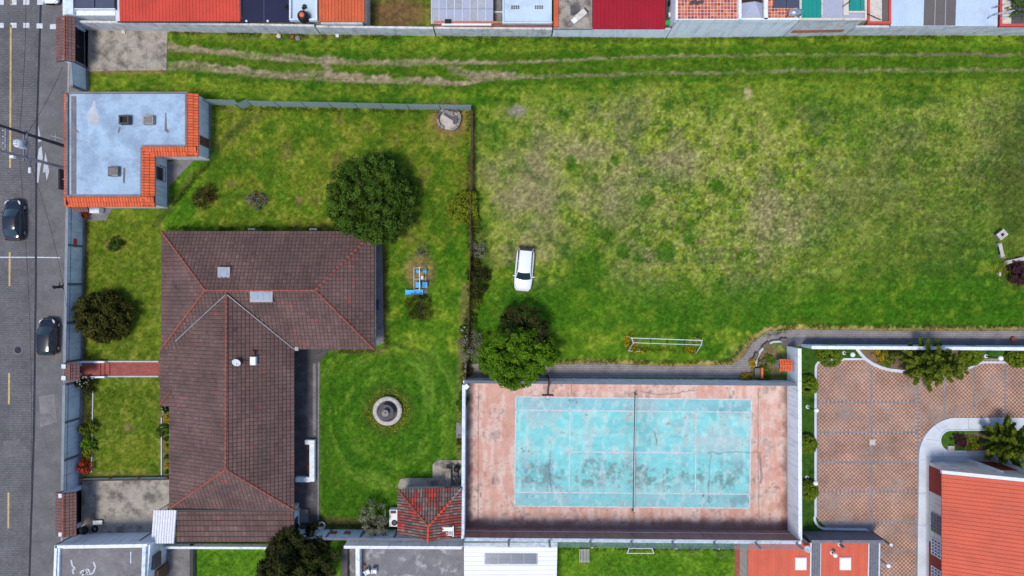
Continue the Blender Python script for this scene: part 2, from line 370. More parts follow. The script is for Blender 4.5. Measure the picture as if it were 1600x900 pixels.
def wall(name, label, p0, p1, h, t, side, mat='wall_blue', cap='coping_grey', n=4, pil='wall_pillar', foot=None, group=None, ends=True, cap_w=.04, cap_h=.06, line=None, cat='wall', z0=-.05):
    """straight wall between ground points of its visible face; each panel, pillar and cap a part"""
    a = Vector(p0[:2]); b = Vector(p1[:2]); root = empty(name, (*((a + b) / 2), 0), label, cat, group)
    s = 1 if side > 0 else -1
    for i in range(n):
        q0 = a.lerp(b, i / n); q1 = a.lerp(b, (i + 1) / n); d = (q1 - q0).normalized() * .004
        MB().obox(q0 + d, q1 - d, 0, s * t, z0, h + R.uniform(-.01, .01)).build('wall_panel', mat, root)
    if pil:
        d = (b - a).normalized() * .11
        for i in range(0 if ends else 1, n + (1 if ends else 0)):
            q = a.lerp(b, i / n)
            MB().obox(q - d, q + d, -s * .035, s * (t + .035), z0, h + .015).build('pillar', pil, root)
    MB().obox(a, b, -s * cap_w, s * (t + cap_w), h + .018, h + .018 + cap_h).build('coping', cap, root)
    if foot: MB().obox(a, b, -s * .22, -s * .037, z0, .1).build('footing', foot, root)
    if line: MB().obox(a, b, -s * .02, s * .0, line[0], line[1]).build('ledge', line[2], root)
    return root
def sheet(name, pts, z, mat, kind='structure', parent=None, depth=.06):
    o = MB().prism([W(*p)[:2] for p in pts], z - depth, z).build(name, mat, parent)
    if parent is None: o['kind'] = kind
    return o
def leafcloud(C, rad, per, leaf, colA, colB, rng, flat=.75, up=.5, elong=1.6, dark=None):
    """leaf quads in clumps; C clump centres (n,3), rad clump radii"""
    C = np.asarray(C, float); n = len(C) * per; cc = np.repeat(C, per, 0); rr = np.repeat(np.asarray(rad, float), per)
    d = rng.normal(size=(n, 3)); d /= np.linalg.norm(d, axis=1)[:, None]
    p = cc + d * (rr * rng.random(n) ** .45)[:, None] * np.array([1, 1, flat])
    nrm = d + rng.normal(size=(n, 3)) * .6 + np.array([0, 0, up]); nrm /= np.linalg.norm(nrm, axis=1)[:, None]
    t = np.cross(nrm, rng.normal(size=(n, 3))); t /= np.linalg.norm(t, axis=1)[:, None]; b = np.cross(nrm, t)
    s = leaf * rng.uniform(.6, 1.25, n)[:, None]
    v = np.stack([p - t * s * elong * .5, p + b * s * .5 - t * s * .1, p + t * s * elong * .5, p - b * s * .5 - t * s * .1], 1).reshape(-1, 3)
    f = np.arange(n * 4).reshape(-1, 4)
    ct = np.repeat(rng.random(len(C)), per); k = np.clip(ct * .6 + rng.random(n) * .4, 0, 1)[:, None]
    col = np.array(colA) * (1 - k) + np.array(colB) * k
    return v, f, col
# ---------------------------------------------------------------- ground, lawn, street
o = MB().box(-400, 400, -400, 400, -.6, -.3).build('ground', 'base_ground'); o['kind'] = 'structure'
def seg_d(X, Y, pts):
    d = np.full(X.shape, 1e9)
    for (x0, y0), (x1, y1) in zip(pts[:-1], pts[1:]):
        dx, dy = x1 - x0, y1 - y0; t = np.clip(((X - x0) * dx + (Y - y0) * dy) / (dx * dx + dy * dy), 0, 1)
        d = np.minimum(d, np.hypot(X - x0 - t * dx, Y - y0 - t * dy))
    return d
def blob(X, Y, cx, cy, rx, ry, soft=.5):
    return 1 - sstep(1 - soft, 1 + soft, np.hypot((X - cx) / rx, (Y - cy) / ry))
LUSH = np.array(sr(58, 102, 16)); MID = np.array(sr(88, 124, 24)); YEL = np.array(sr(134, 148, 44)); TAN = np.array(sr(150, 142, 92))
DIRT = np.array(sr(160, 140, 116)); OLIVE = np.array(sr(84, 98, 40)); BROWN = np.array(sr(112, 92, 62)); DARK = np.array(sr(44, 70, 20))
def lawn_colour(X, Y):
    """X, Y photo-pixel ground coordinates -> linear colour; patches of dry, lush and bare ground"""
    x, y = X / S, Y / S
    n1 = fbm(x * .22, y * .22, 3); n2 = fbm(x * .7, y * .7, 9); n3 = fbm(x * 2.2, y * 2.2, 21, 3); n4 = vnoise(x * 4.7, y * 4.7, 33); n5 = fbm(x * 1.3, y * 3.2, 51, 3)
    lerp = lambda a, b, t: a * (1 - t[..., None]) + b * t[..., None]
    c = lerp(np.broadcast_to(LUSH, X.shape + (3,)), MID, sstep(.35, .65, n1 * .6 + n2 * .4))
    c = lerp(c, YEL, sstep(.48, .74, n2 * .55 + n3 * .45) * .75)
    # ---- the big field
    fld = sstep(738, 750, X) * sstep(112, 128, Y) * (1 - sstep(512, 520, Y))
    dry = np.maximum.reduce([blob(X, Y, 850, 290, 125, 110, .6), blob(X, Y, 1140, 280, 190, 130, .6) * .95, blob(X, Y, 815, 395, 70, 55, .6), blob(X, Y, 1010, 235, 170, 90, .6),
                             blob(X, Y, 1290, 310, 130, 110, .6) * .6, blob(X, Y, 1460, 260, 150, 100, .6) * .5, blob(X, Y, 1100, 400, 150, 60, .6) * .85, blob(X, Y, 1560, 230, 90, 90, .6) * .55, blob(X, Y, 805, 175, 40, 40, .6) * .6]) * fld
    c = lerp(c, YEL * 1.1, dry * sstep(.26, .55, n2 * .6 + n3 * .4) * .9)
    c = lerp(c, TAN, dry * sstep(.46, .68, n1 * .3 + n2 * .35 + n3 * .35) * .45)
    c = lerp(c, np.array(sr(118, 114, 78)), dry * sstep(.5, .68, fbm(x * .35 + 9, y * .35, 83, 4)) * .6)
    c = lerp(c, LUSH * 1.15, dry * sstep(.54, .68, fbm(x * .55 + 3, y * .55, 88, 4)) * .6)
    sand = np.maximum.reduce([blob(X, Y, 825, 290, 55, 60, .7), blob(X, Y, 840, 372, 50, 36, .7), blob(X, Y, 955, 300, 55, 45, .6), blob(X, Y, 1060, 258, 40, 26, .7), blob(X, Y, 1225, 345, 55, 40, .7), blob(X, Y, 905, 235, 60, 20, .7)]) * fld
    c = lerp(c, np.array(sr(142, 130, 94)), sand * (.4 + .45 * sstep(.3, .65, n2)) * .85)
    spk = np.maximum.reduce([blob(X, Y, 1130, 320, 210, 150, .5), blob(X, Y, 1420, 270, 190, 130, .5) * .7, blob(X, Y, 1000, 200, 180, 70, .5) * .7, blob(X, Y, 1560, 220, 90, 90, .5)]) * fld
    c = lerp(c, np.array(sr(92, 84, 50)), spk * sstep(.52, .72, fbm(x * 3.6, y * 3.6, 61, 3)) * .8)
    c = lerp(c, np.array(sr(186, 182, 124)), spk * sstep(.56, .76, fbm(x * 5.2 + 40, y * 5.2, 77, 2)) * .36)
    c = lerp(c, OLIVE, fld * (np.maximum(blob(X, Y, 1440, 330, 150, 120, .6), blob(X, Y, 1590, 260, 60, 140, .6))) * .35)
    lush = np.maximum.reduce([sstep(415, 470, Y) * (1 - sstep(512, 520, Y)), 1 - sstep(120, 165, Y + (n1 - .5) * 60)]) * fld
    c = lerp(c, LUSH * 1.12, lush * (.45 + .4 * (1 - n2)))
    for (bx, by, br) in ((893, 256, 11), (962, 250, 7), (932, 276, 6), (1012, 316, 13), (946, 366, 8), (884, 382, 5), (930, 397, 8), (915, 403, 7), (975, 392, 11), (997, 404, 8), (1079, 350, 10), (1076, 372, 9), (1040, 392, 16), (920, 425, 28), (1120, 290, 12)):
        w = blob(X + (n3 - .5) * 14, Y + (n2 - .5) * 14, bx, by, br, br, .35) * fld; c = lerp(c, LUSH * .95, w * (.6 + .4 * n3))
    c = c * (1 + (fld * sstep(1150, 1300, X) * (fbm(x * .12, y * 1.5, 95, 3) - .5) * .5)[..., None])
    # ---- strip along the north wall with the two wheel ruts
    st = (1 - sstep(148, 156, Y)) * sstep(40, 46, Y)
    c = lerp(c, YEL * .82, st * sstep(.35, .6, n5) * .55)
    j = (n3 - .5) * 5 + (n2 - .5) * 7
    r1 = seg_d(X, Y + j, [(262, 74), (330, 79), (400, 88), (500, 94), (600, 98), (690, 97), (780, 97), (900, 93), (1050, 88), (1200, 86), (1400, 85), (1640, 86)])
    r2 = seg_d(X, Y + j, [(262, 102), (320, 105), (400, 114), (500, 120), (600, 124), (720, 130), (770, 122), (830, 120), (950, 116), (1100, 113), (1250, 110), (1640, 110)])
    wl = 1.9 + 4.2 * (1 - sstep(560, 860, X)) * n2 * 1.3
    ex = seg_d(X, Y + j, [(505, 98), (515, 112)]); ex2 = seg_d(X, Y + j, [(705, 106), (740, 118), (800, 118)])
    dirt = np.maximum.reduce([1 - sstep(wl * .6, wl * 1.6, r1), 1 - sstep(wl * .8, wl * 1.9, r2), (1 - sstep(2, 8, ex)) * .8, 1 - sstep(3, 9, ex2)])
    dirt = (1 - .5 * sstep(760, 1000, X)) * dirt * (.4 + .55 * sstep(.38, .56, fbm(x * .6, y * 2.5, 55, 4))) * sstep(256, 268, X)
    c = lerp(c, LUSH * .85, np.maximum(1 - sstep(10, 18, r1), 1 - sstep(10, 18, r2)) * st * .55)
    c = lerp(c, DIRT * (.82 + .36 * n3[..., None]), dirt * .92)
    c = lerp(c, np.array(sr(112, 92, 84)), (1 - sstep(1.5, 4, r1)) * sstep(.55, .7, n1) * .6 * sstep(640, 700, X))
    # ---- walled garden, darker olive lawn
    gd = sstep(300, 330, X) * (1 - sstep(733, 740, X)) * sstep(160, 168, Y) * (1 - sstep(385, 470, Y + (X - 560) * .5))
    c = lerp(c, np.array(sr(116, 124, 36)), gd * (.25 + .5 * sstep(.35, .65, n2)))
    c = lerp(c, np.array(sr(138, 136, 56)), gd * sstep(.55, .75, n3 * .6 + n1 * .4) * .7)
    c = lerp(c, np.array(sr(96, 88, 52)), gd * sstep(.6, .78, n2) * .6)
    fr = (1 - sstep(250, 262, X)) * sstep(325, 335, Y)
    c = lerp(c, np.array(sr(108, 116, 34)), fr * .6 * (.5 + .8 * n2)); c = lerp(c, np.array(sr(124, 126, 50)), fr * sstep(.5, .7, n3) * .5)
    trk = seg_d(X + (n2 - .5) * 14, Y, [(395, 182), (372, 205), (340, 232), (300, 280), (262, 322), (245, 350)])
    c = lerp(c, DARK * 1.25, (1 - sstep(3, 9, trk)) * .5)
    trk = np.minimum(seg_d(X, Y + j * .3, [(605, 536), (650, 548), (700, 572), (722, 575)]), seg_d(X, Y + j * .3, [(655, 632), (690, 600), (718, 580)]))
    c = lerp(c, DARK * 1.2, (1 - sstep(1.5, 6, trk)) * .5)
    # ---- mown circle round the fountain
    ft = sstep(494, 500, X) * (1 - sstep(712, 722, X)) * sstep(540, 560, Y) * (1 - sstep(815, 828, Y))
    c = lerp(c, LUSH * 1.05, ft * .75)
    rad = np.hypot(X - 606, Y - 650); an = np.arctan2(Y - 650, X - 606)
    sw = fbm(np.hypot(X - 606, (Y - 650) * .9) * .12, an * 2.2 + rad * .012, 91, 4)
    c = lerp(c, np.array(sr(112, 142, 46)), ft * sstep(.48, .68, sw) * .5 * sstep(.25, .6, n1 + .1) * sstep(40, 70, rad)); c = lerp(c, DARK * 1.35, ft * sstep(.52, .3, sw) * 0 + ft * (1 - sstep(.28, .48, sw)) * .2)
    # ---- bare edges: along house plinths, beds, fence foot, path edges
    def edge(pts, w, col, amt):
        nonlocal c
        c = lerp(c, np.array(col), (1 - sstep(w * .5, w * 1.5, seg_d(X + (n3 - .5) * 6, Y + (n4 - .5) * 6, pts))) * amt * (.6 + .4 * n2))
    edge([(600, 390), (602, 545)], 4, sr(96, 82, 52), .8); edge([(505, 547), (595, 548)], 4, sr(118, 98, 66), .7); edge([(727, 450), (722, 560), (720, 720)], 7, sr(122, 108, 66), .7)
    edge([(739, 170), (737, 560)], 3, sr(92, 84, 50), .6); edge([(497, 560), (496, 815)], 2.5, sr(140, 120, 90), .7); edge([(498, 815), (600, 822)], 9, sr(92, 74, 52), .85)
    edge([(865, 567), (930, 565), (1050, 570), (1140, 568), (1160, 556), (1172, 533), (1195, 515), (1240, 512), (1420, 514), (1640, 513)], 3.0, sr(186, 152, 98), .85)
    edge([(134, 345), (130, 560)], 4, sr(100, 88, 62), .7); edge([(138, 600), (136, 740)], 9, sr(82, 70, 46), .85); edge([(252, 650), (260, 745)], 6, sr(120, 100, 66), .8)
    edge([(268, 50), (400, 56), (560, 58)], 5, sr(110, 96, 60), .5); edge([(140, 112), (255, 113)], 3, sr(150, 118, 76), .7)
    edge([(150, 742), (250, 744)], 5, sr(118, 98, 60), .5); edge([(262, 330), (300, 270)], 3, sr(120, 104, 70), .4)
    for (bx, by, rx, ry, col, am) in ((702, 187, 27, 25, sr(150, 108, 76), .8), (606, 641, 34, 34, sr(92, 92, 40), .7), (808, 173, 13, 9, sr(150, 138, 128), .8), (655, 424, 22, 26, sr(150, 116, 84), .7), (178, 382, 14, 12, sr(132, 104, 70), .6),
                                   (200, 668, 7, 6, sr(120, 98, 72), .7), (1168, 146, 6, 9, sr(190, 170, 130), .7), (466, 314, 6, 5, sr(130, 98, 78), .7), (320, 307, 18, 15, sr(90, 78, 50), .6), (400, 314, 16, 13, sr(96, 82, 56), .6), (622, 20, 50, 26, sr(118, 88, 62), .9),
                                   (755, 390, 12, 40, sr(84, 92, 46), .5), (1190, 565, 40, 30, sr(128, 108, 84), .9), (1600, 300, 50, 120, sr(70, 80, 34), .5), (1590, 425, 26, 24, sr(92, 92, 40), .6), (990, 540, 12, 12, sr(110, 110, 44), .5)):
        c = lerp(c, np.array(col), blob(X + (n3 - .5) * 10, Y + (n4 - .5) * 10, bx, by, rx, ry, .5) * am)
    yd = sstep(845, 850, Y) ; c = lerp(c, np.array(sr(92, 136, 32)), yd * .6 * (.5 + n2 * .8))
    pz = sstep(1248, 1252, X) * sstep(538, 542, Y); c = lerp(c, np.array(sr(56, 96, 28)), pz * .8)
    n6 = fbm(x * 6.5 + 3, y * 6.5, 101, 2); amp = (.5 + .5 * np.maximum(spk, dry))[..., None]
    c = c * (1 + (n4[..., None] - .5) * .5) * (1 + (n3[..., None] - .5) * .45) * (1 + (n6[..., None] - .5) * .9 * amp)
    return c
def lawn_grid(name, x0, x1, y0, y1, step, z=0.0):
    nx = int((x1 - x0) / step) + 1; ny = int((y1 - y0) / step) + 1
    X, Y = np.meshgrid(np.linspace(x0, x1, nx), np.linspace(y0, y1, ny))
    Z = z - .045 * fbm(X / S * 1.6, Y / S * 1.6, 5, 3)
    v = np.stack([(X - 800) / S, (450 - Y) / S, Z], -1).reshape(-1, 3)
    i = np.arange(nx * ny).reshape(ny, nx)
    f = np.stack([i[1:, :-1], i[1:, 1:], i[:-1, 1:], i[:-1, :-1]], -1).reshape(-1, 4)
    o = np_mesh(name, v, f, 'lawn', vcol=lawn_colour(X, Y).reshape(-1, 3), smooth=True); o['kind'] = 'structure'; return o
lawn_grid('lawn', 127, 1690, -80, 980, 2.0)
# grass tufts standing on it
def tufts(n, rects, seed):
    rng = np.random.default_rng(seed); ar = np.array([(b - a) * (d - c) * w for a, b, c, d, w in rects]); k = rng.choice(len(rects), n, p=ar / ar.sum()); r = np.array(rects)[k]
    X = r[:, 0] + rng.random(n) * (r[:, 1] - r[:, 0]); Y = r[:, 2] + rng.random(n) * (r[:, 3] - r[:, 2])
    c = lawn_colour(X, Y); bare = (c[:, 0] > c[:, 1] * .93); keep = ~bare; X, Y, c = X[keep], Y[keep], c[keep]; n = len(X)
    B = 4; bx = np.repeat((X - 800) / S, B) + rng.normal(size=n * B) * .03; by = np.repeat((450 - Y) / S, B) + rng.normal(size=n * B) * .03
    t = rng.random(n * B) * 6.283; h = np.repeat(rng.uniform(.03, .10, n), B) * rng.uniform(.7, 1.2, n * B); w = rng.uniform(.012, .03, n * B)
    ln = rng.uniform(.5, 1.5, n * B) * h
    p0 = np.stack([bx - np.sin(t) * w, by + np.cos(t) * w, np.full(n * B, -.03)], 1); p1 = np.stack([bx + np.sin(t) * w, by - np.cos(t) * w, np.full(n * B, -.03)], 1)
    p2 = np.stack([bx + np.cos(t) * ln, by + np.sin(t) * ln, h], 1)
    v = np.stack([p0, p1, p2], 1).reshape(-1, 3); f = np.arange(n * B * 3).reshape(-1, 3)
    cc = np.repeat(c, B, 0) * rng.uniform(.8, 1.6, n * B)[:, None]
    o = np_mesh('grass', v, f, 'blade', col=cc); tag(o, 'short green grass blades growing over the lawns and the field', 'grass', kind='stuff')
tufts(70000, [(748, 1620, 62, 508, 1), (270, 748, 60, 150, 1), (335, 730, 172, 350, 1), (606, 716, 350, 540, 1), (502, 712, 552, 815, .8), (142, 244, 345, 556, 1), (146, 246, 595, 740, 1), (880, 1145, 860, 960, 1), (312, 530, 862, 960, 1)], 4)
# street
def gx(y): return float(np.interp(y, [-150, 0, 215, 450, 680, 900, 1050], [67, 63, 56, 55, 52, 45, 42]))
def kx(y): return 103 - .0145 * (y - 330)
ys = [-150, 0, 215, 450, 680, 900, 1050]
MBR = MB().prism([W(gx(y) - 1.6, y)[:2] for y in ys] + [W(-420, 1050)[:2], W(-420, -150)[:2]], -.3, -.1)
road = MBR.build('road', 'road'); road['kind'] = 'structure'
o = MB().prism([W(gx(y) + 1.8, y)[:2] for y in ys] + [W(kx(y), y)[:2] for y in ys[::-1]], -.3, -.09).build('parking_lane', 'lane'); o['kind'] = 'structure'; plane_ = o
o = MB().prism([W(gx(y) - 1.7, y)[:2] for y in ys] + [W(gx(y) + 1.9, y)[:2] for y in ys[::-1]], -.3, -.13).build('gutter', 'gutter'); o['kind'] = 'structure'
kb = MB(); kb.prism([W(kx(y), y)[:2] for y in ys] + [W(kx(y) + 2.2, y)[:2] for y in ys[::-1]], -.3, .045); kb = kb.build('kerb', 'kerb'); kb['kind'] = 'structure'
o = MB().prism([W(kx(y) + 2.3, y)[:2] for y in ys] + [W(kx(y) + 31, y)[:2] for y in ys[::-1]], -.3, .03).build('pavement', 'concrete_mid'); o['kind'] = 'structure'
for y0, y1 in ((38, 262), (394, 447), (583, 632), (770, 826), (-90, 6)):
    xa = 15.5 - .009 * y0; MB().obox(W(14.5 - .005 * (y0 - 300), y0), W(14.5 - .005 * (y1 - 300), y1), -.09, .09, -.1, -.094).build('lane_line', 'paint_yellow', road)
for yy, xs in ((3, (0, 20, 40)), (39, (0, 20, 40))):
    for x in xs: MB().cbox((*W(x, yy)[:2], -.1), .62, .5, .006).build('crossing_block', 'paint_white', road)
for x, y in ((62, 3), (61, 40), (82, 41)): MB().cbox((*W(x, y)[:2], -.09), .62, .5, .006).build('crossing_block', 'paint_white', plane_)
MB().obox(W(-20, 402), W(gx(402) - 2, 402), -.05, .05, -.1, -.093).build('cross_line', 'paint_white', road)
MB().obox(W(gx(402) + 2, 402), W(93, 402.5), -.05, .05, -.09, -.083).build('cross_line', 'paint_white', plane_)
p = W(27, 547); mh = MB().lathe([(.01, -.092), (.3, -.092), (.36, -.096), (.36, -.12)], p.x, p.y, 24).build('manhole_cover', 'gutter', road); MB().lathe([(.37, -.12), (.37, -.095), (.46, -.096), (.46, -.12)], p.x, p.y, 24).build('manhole_rim', 'concrete_mid', mh)
for pts in ([(30, 300), (44, 296), (47, 330), (33, 336)], [(60, 620), (84, 616), (88, 660), (62, 668)], [(4, 690), (30, 686), (34, 712), (6, 716)]): sheet('road_patch', pts, -.084 if pts[0][0] == 60 else -.095, 'concrete_mid' if pts[0][0] == 60 else 'lane', parent=plane_ if pts[0][0] == 60 else road, depth=.01)
# pale cement patches where the lane was repaired
for pts in ([(60, 232), (64, 228), (66, 246), (62, 262), (59, 285), (57, 285), (58, 245)], [(70, 238), (74, 256), (76, 268), (72, 282), (70, 268), (66, 270), (68, 254)], [(59, 196), (62, 212), (64, 220), (59, 222)]):
    sheet('cement_patch', pts, -.084, 'concrete_pale', parent=plane_, depth=.01)
# ---------------------------------------------------------------- hard ground
sheet('concrete_yard', [(133, 47), (262, 48), (260, 110), (200, 110), (134, 112)], .03, 'concrete')
yd = sheet('concrete_yard', [(118, 752), (268, 749), (268, 845), (112, 845)], .03, 'concrete')
for a, b in (((200, 50), (200, 110)), ((200, 74), (229, 74)), ((229, 74), (229, 110))): MB().obox(W(*a), W(*b), -.02, .02, .03, .034).build('joint', 'concrete_mid', yd)
# red brick path from the street gate to the house, with three steps
pth = sheet('brick_path', [(172, 566), (250, 566), (250, 587), (172, 587)], .025, 'brick_path')
for i, (x0, x1) in enumerate(((165, 172.2), (159, 165.2), (126, 159.2))):
    sheet('step', [(x0, 566.5), (x1, 566.5), (x1, 586.5), (x0, 586.5)], .12 + .1 * i, 'brick_path', parent=pth, depth=.3 + .1 * i)
for yy in (564.8, 588.2):
    MB().obox(W(168, yy), W(248, yy), -.07, .07, -.05, .07).build('edging', 'concrete_pale', pth)
    MB().obox(W(130, yy), W(168, yy), -.09, .09, -.05, .55).build('side_wall', 'wall_white', pth)
sheet('house_walkway', [(300, 160), (331, 160), (328, 251), (303, 251), (263, 292), (263, 326), (176, 326), (166, 344), (137, 346), (137, 300), (300, 240)], .03, 'concrete_mid')
sheet('house_walkway', [(560, 380), (597, 380), (600, 536), (584, 541), (560, 541)], .03, 'concrete_mid')
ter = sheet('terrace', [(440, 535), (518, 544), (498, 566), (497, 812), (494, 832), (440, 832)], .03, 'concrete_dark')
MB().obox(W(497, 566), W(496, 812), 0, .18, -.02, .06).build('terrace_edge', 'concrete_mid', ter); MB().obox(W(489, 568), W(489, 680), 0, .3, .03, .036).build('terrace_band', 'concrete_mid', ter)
sheet('hut_slab', [(622, 757), (626, 748), (634, 747), (676, 747), (676, 726), (682, 719), (722, 719), (722, 800), (622, 800)], .04, 'concrete')
sheet('fence_slab', [(713, 660), (724, 660), (724, 685), (713, 685)], .03, 'concrete_mid')
sheet('cobble_path', [(726, 570), (770, 566), (865, 569.5), (930, 567), (1050, 572), (1142, 570), (1163, 557), (1175, 536), (1200, 518), (1240, 515), (1420, 517), (1700, 516), (1700, 530), (1240, 527), (1206, 530), (1188, 541), (1177, 560), (1169, 591), (726, 591)], .02, 'cobble')
sheet('asphalt_path', [(1206, 530.2), (1240, 527.2), (1700, 530.2), (1700, 541), (1225, 541)], .016, 'asphalt_path')
# neighbours' ground to the south
sheet('driveway', [(235, 845), (304, 845), (304, 990), (235, 990)], .03, 'concrete_mid')
sheet('patio', [(545, 840), (724, 840), (724, 990), (545, 990)], .03, 'concrete_smear')
sheet('brick_walk', [(1148, 846), (1172, 846), (1172, 990), (1148, 990)], .03, 'brick_path')
# ---------------------------------------------------------------- tennis court
def court_colour(X, Y):
    x, y = X / S, Y / S; n1 = fbm(x * .35, y * .35, 3); n2 = fbm(x * 1.1, y * 1.1, 8); n3 = fbm(x * 3.3, y * 3.3, 15, 3); nv = fbm(x * 2.6, y * .35, 41, 3); nh = fbm(x * .5, y * 2.5, 44, 3)
    lerp = lambda a, b, t: a * (1 - t[..., None]) + np.array(b) * t[..., None]
    c = np.broadcast_to(np.array(sr(206, 160, 142)), X.shape + (3,))
    c = lerp(c, sr(220, 194, 180), sstep(.38, .62, n2 * .55 + nv * .45) * .8); c = lerp(c, sr(184, 126, 108), sstep(.5, .7, n1 * .5 + n3 * .5) * .6); c = lerp(c, sr(150, 130, 120), sstep(.6, .75, n2) * .5)
    c = lerp(c, sr(110, 96, 92), sstep(.62, .8, n3 * .6 + n2 * .4) * .6)
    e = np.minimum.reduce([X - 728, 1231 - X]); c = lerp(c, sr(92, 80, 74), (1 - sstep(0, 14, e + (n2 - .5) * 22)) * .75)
    eb = 822 - Y; c = lerp(c, sr(104, 80, 76), (1 - sstep(0, 16, eb + (n2 - .5) * 22)) * .7)  # south wall's shadow painted into the court colour as a dark band
    xl = 806 - (Y - 620) * .012; xr = 1174 - (Y - 620) * .017; yt = 620 + (X - 806) * .0115; yb = 790 + (X - 806) * .011
    b = (X > xl) & (X < xr) & (Y > yt) & (Y < yb)
    t = np.broadcast_to(np.array(sr(132, 206, 204)), X.shape + (3,)); t = lerp(t, sr(162, 222, 216), sstep(.4, .7, n2) * .7); t = lerp(t, sr(104, 188, 192), sstep(.52, .7, nh * .5 + n1 * .5) * .65)
    t = lerp(t, sr(176, 194, 188), sstep(.46, .68, nv * .45 + n2 * .55) * .65)
    t = lerp(t, sr(190, 170, 160), sstep(.58, .78, n3 * .4 + n1 * .6) * .55)
    tram = np.maximum(1 - sstep(-2, 2, Y - yt - 20), sstep(-2, 2, Y - yb + 21)); t = lerp(t, sr(128, 176, 188), tram * .5 * (.4 + n2))
    low = sstep(702, 728, Y) * (1 - sstep(752, 775, Y)); pn = n2 * .5 + n3 * .28 + nv * .22
    t = lerp(t, sr(104, 158, 168), low * sstep(.46, .6, pn) * .65)
    for (px, py, rx, ry) in ((878, 738, 12, 9), (960, 735, 17, 14), (975, 728, 6, 10), (840, 752, 26, 8), (1075, 742, 14, 9), (1096, 742, 9, 12), (1012, 748, 26, 14), (1046, 740, 8, 14), (920, 742, 22, 18), (832, 735, 5, 7), (855, 737, 4, 6), (1108, 783, 5, 4), (1135, 748, 20, 18)):
        t = lerp(t, sr(110, 136, 132), blob(X + (n3 - .5) * 26, Y + (n2 - .5) * 34, px, py, rx, ry, .5) * sstep(.36, .56, n3 * .6 + n2 * .4) * .8)
    for (px, py, rx, ry, col, am) in ((1120, 690, 40, 20, (176, 186, 186), .6), (1010, 636, 25, 16, (170, 186, 188), .6), (1140, 640, 30, 12, (110, 140, 150), .5), (1010, 672, 14, 30, (96, 150, 160), .4), (1160, 780, 30, 8, (110, 136, 140), .5), (845, 640, 30, 20, (160, 188, 190), .5)):
        t = lerp(t, sr(*col), blob(X + (n3 - .5) * 20, Y + (n2 - .5) * 20, px, py, rx, ry, .6) * am)
    t = lerp(t, sr(214, 226, 220), sstep(.54, .7, fbm(x * 2.6 + 5, y * 1.3, 66, 4)) * .28)
    t = lerp(t, sr(70, 90, 96), sstep(.66, .8, n3 * .6 + n2 * .4) * .55)
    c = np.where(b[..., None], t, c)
    for pts, w in (([(1106, 708), (1112, 706), (1125, 709), (1140, 706), (1154, 706), (1190, 707)], .8), ([(1110, 708), (1109, 730), (1107, 765), (1108, 785)], .7), ([(1186, 710), (1188, 722), (1190, 748), (1188, 754)], 3), ([(1022, 675), (1026, 690), (1026, 694)], 1.2), ([(988, 793), (986, 798), (990, 806)], 1.2), ([(860, 705), (858, 735), (862, 770)], .5), ([(1000, 612), (1028, 616), (1050, 615), (1090, 609)], .5), ([(893, 601), (892, 616)], .5), ([(1185, 605), (1184, 700), (1186, 810)], .6), ([(748, 602), (747, 812)], .6)):
        c = lerp(c, sr(86, 84, 80), (.35 + .65 * n2) * (1 - sstep(w * .35, w * .8 + .7, seg_d(X + (n3 - .5) * 3, Y + (n3 - .5) * 3, pts))) * .8)
    return c * (.9 + .2 * n3[..., None])
nx, ny = 460, 215
X, Y = np.meshgrid(np.linspace(727, 1232, nx), np.linspace(594, 830, ny)); i = np.arange(nx * ny).reshape(ny, nx)
v = np.stack([(X - 800) / S, (450 - Y) / S, np.full(X.shape, .03)], -1).reshape(-1, 3)
f = np.stack([i[1:, :-1], i[1:, 1:], i[:-1, 1:], i[:-1, :-1]], -1).reshape(-1, 4)
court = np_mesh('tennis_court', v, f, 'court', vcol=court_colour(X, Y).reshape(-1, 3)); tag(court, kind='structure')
def cline(a, b, w=.05): MB().obox(W(*a), W(*b), -w, w, .03, .035).build('court_line', 'paint_white', court)
TL, TR, BR_, BL = (806, 620), (1174, 624.5), (1171, 794), (804, 790.5)
for a, b in ((TL, TR), (TR, BR_), (BR_, BL), (BL, TL), ((805.5, 640.5), (1173.5, 644)), ((804.3, 769), (1171.5, 772)), ((890.8, 641.3), (889, 769.5)), ((1087.5, 643), (1086.5, 771)), ((890, 706), (1087, 707.5))): cline(a, b)
# ---------------------------------------------------------------- street wall and its gates
def lx(y, b=130.5): return b - .0175 * (y - 330)
wall('boundary_wall', 'pale blue street wall with brick vent between flat-roofed house and small roofed gate', W(lx(562), 562), W(lx(326), 326), 2.42, .2, 1, n=4, foot='concrete_mid', line=(1.95, 2.02, 'wall_pillar'))
w2 = wall('boundary_wall', 'pale blue street wall in front of the lawn with flower bed', W(lx(768), 768), W(lx(596), 596), 2.42, .2, 1, n=3, foot='concrete_mid', line=(1.95, 2.02, 'wall_pillar'))
wall('boundary_wall', 'short pale wall between tiled driveway gate and flat-roofed house', W(136, 144), W(134.5, 106), 2.3, .2, 1, n=1, foot='concrete_mid')
wr = [o for o in bpy.data.objects if o.name == 'boundary_wall'][0]
p = W(lx(381) , 381); MB().box(p.x - .02, p.x + .03, p.y - .42, p.y + .42, 1.0, 1.55).build('brick_vent', 'red_trim', wr)
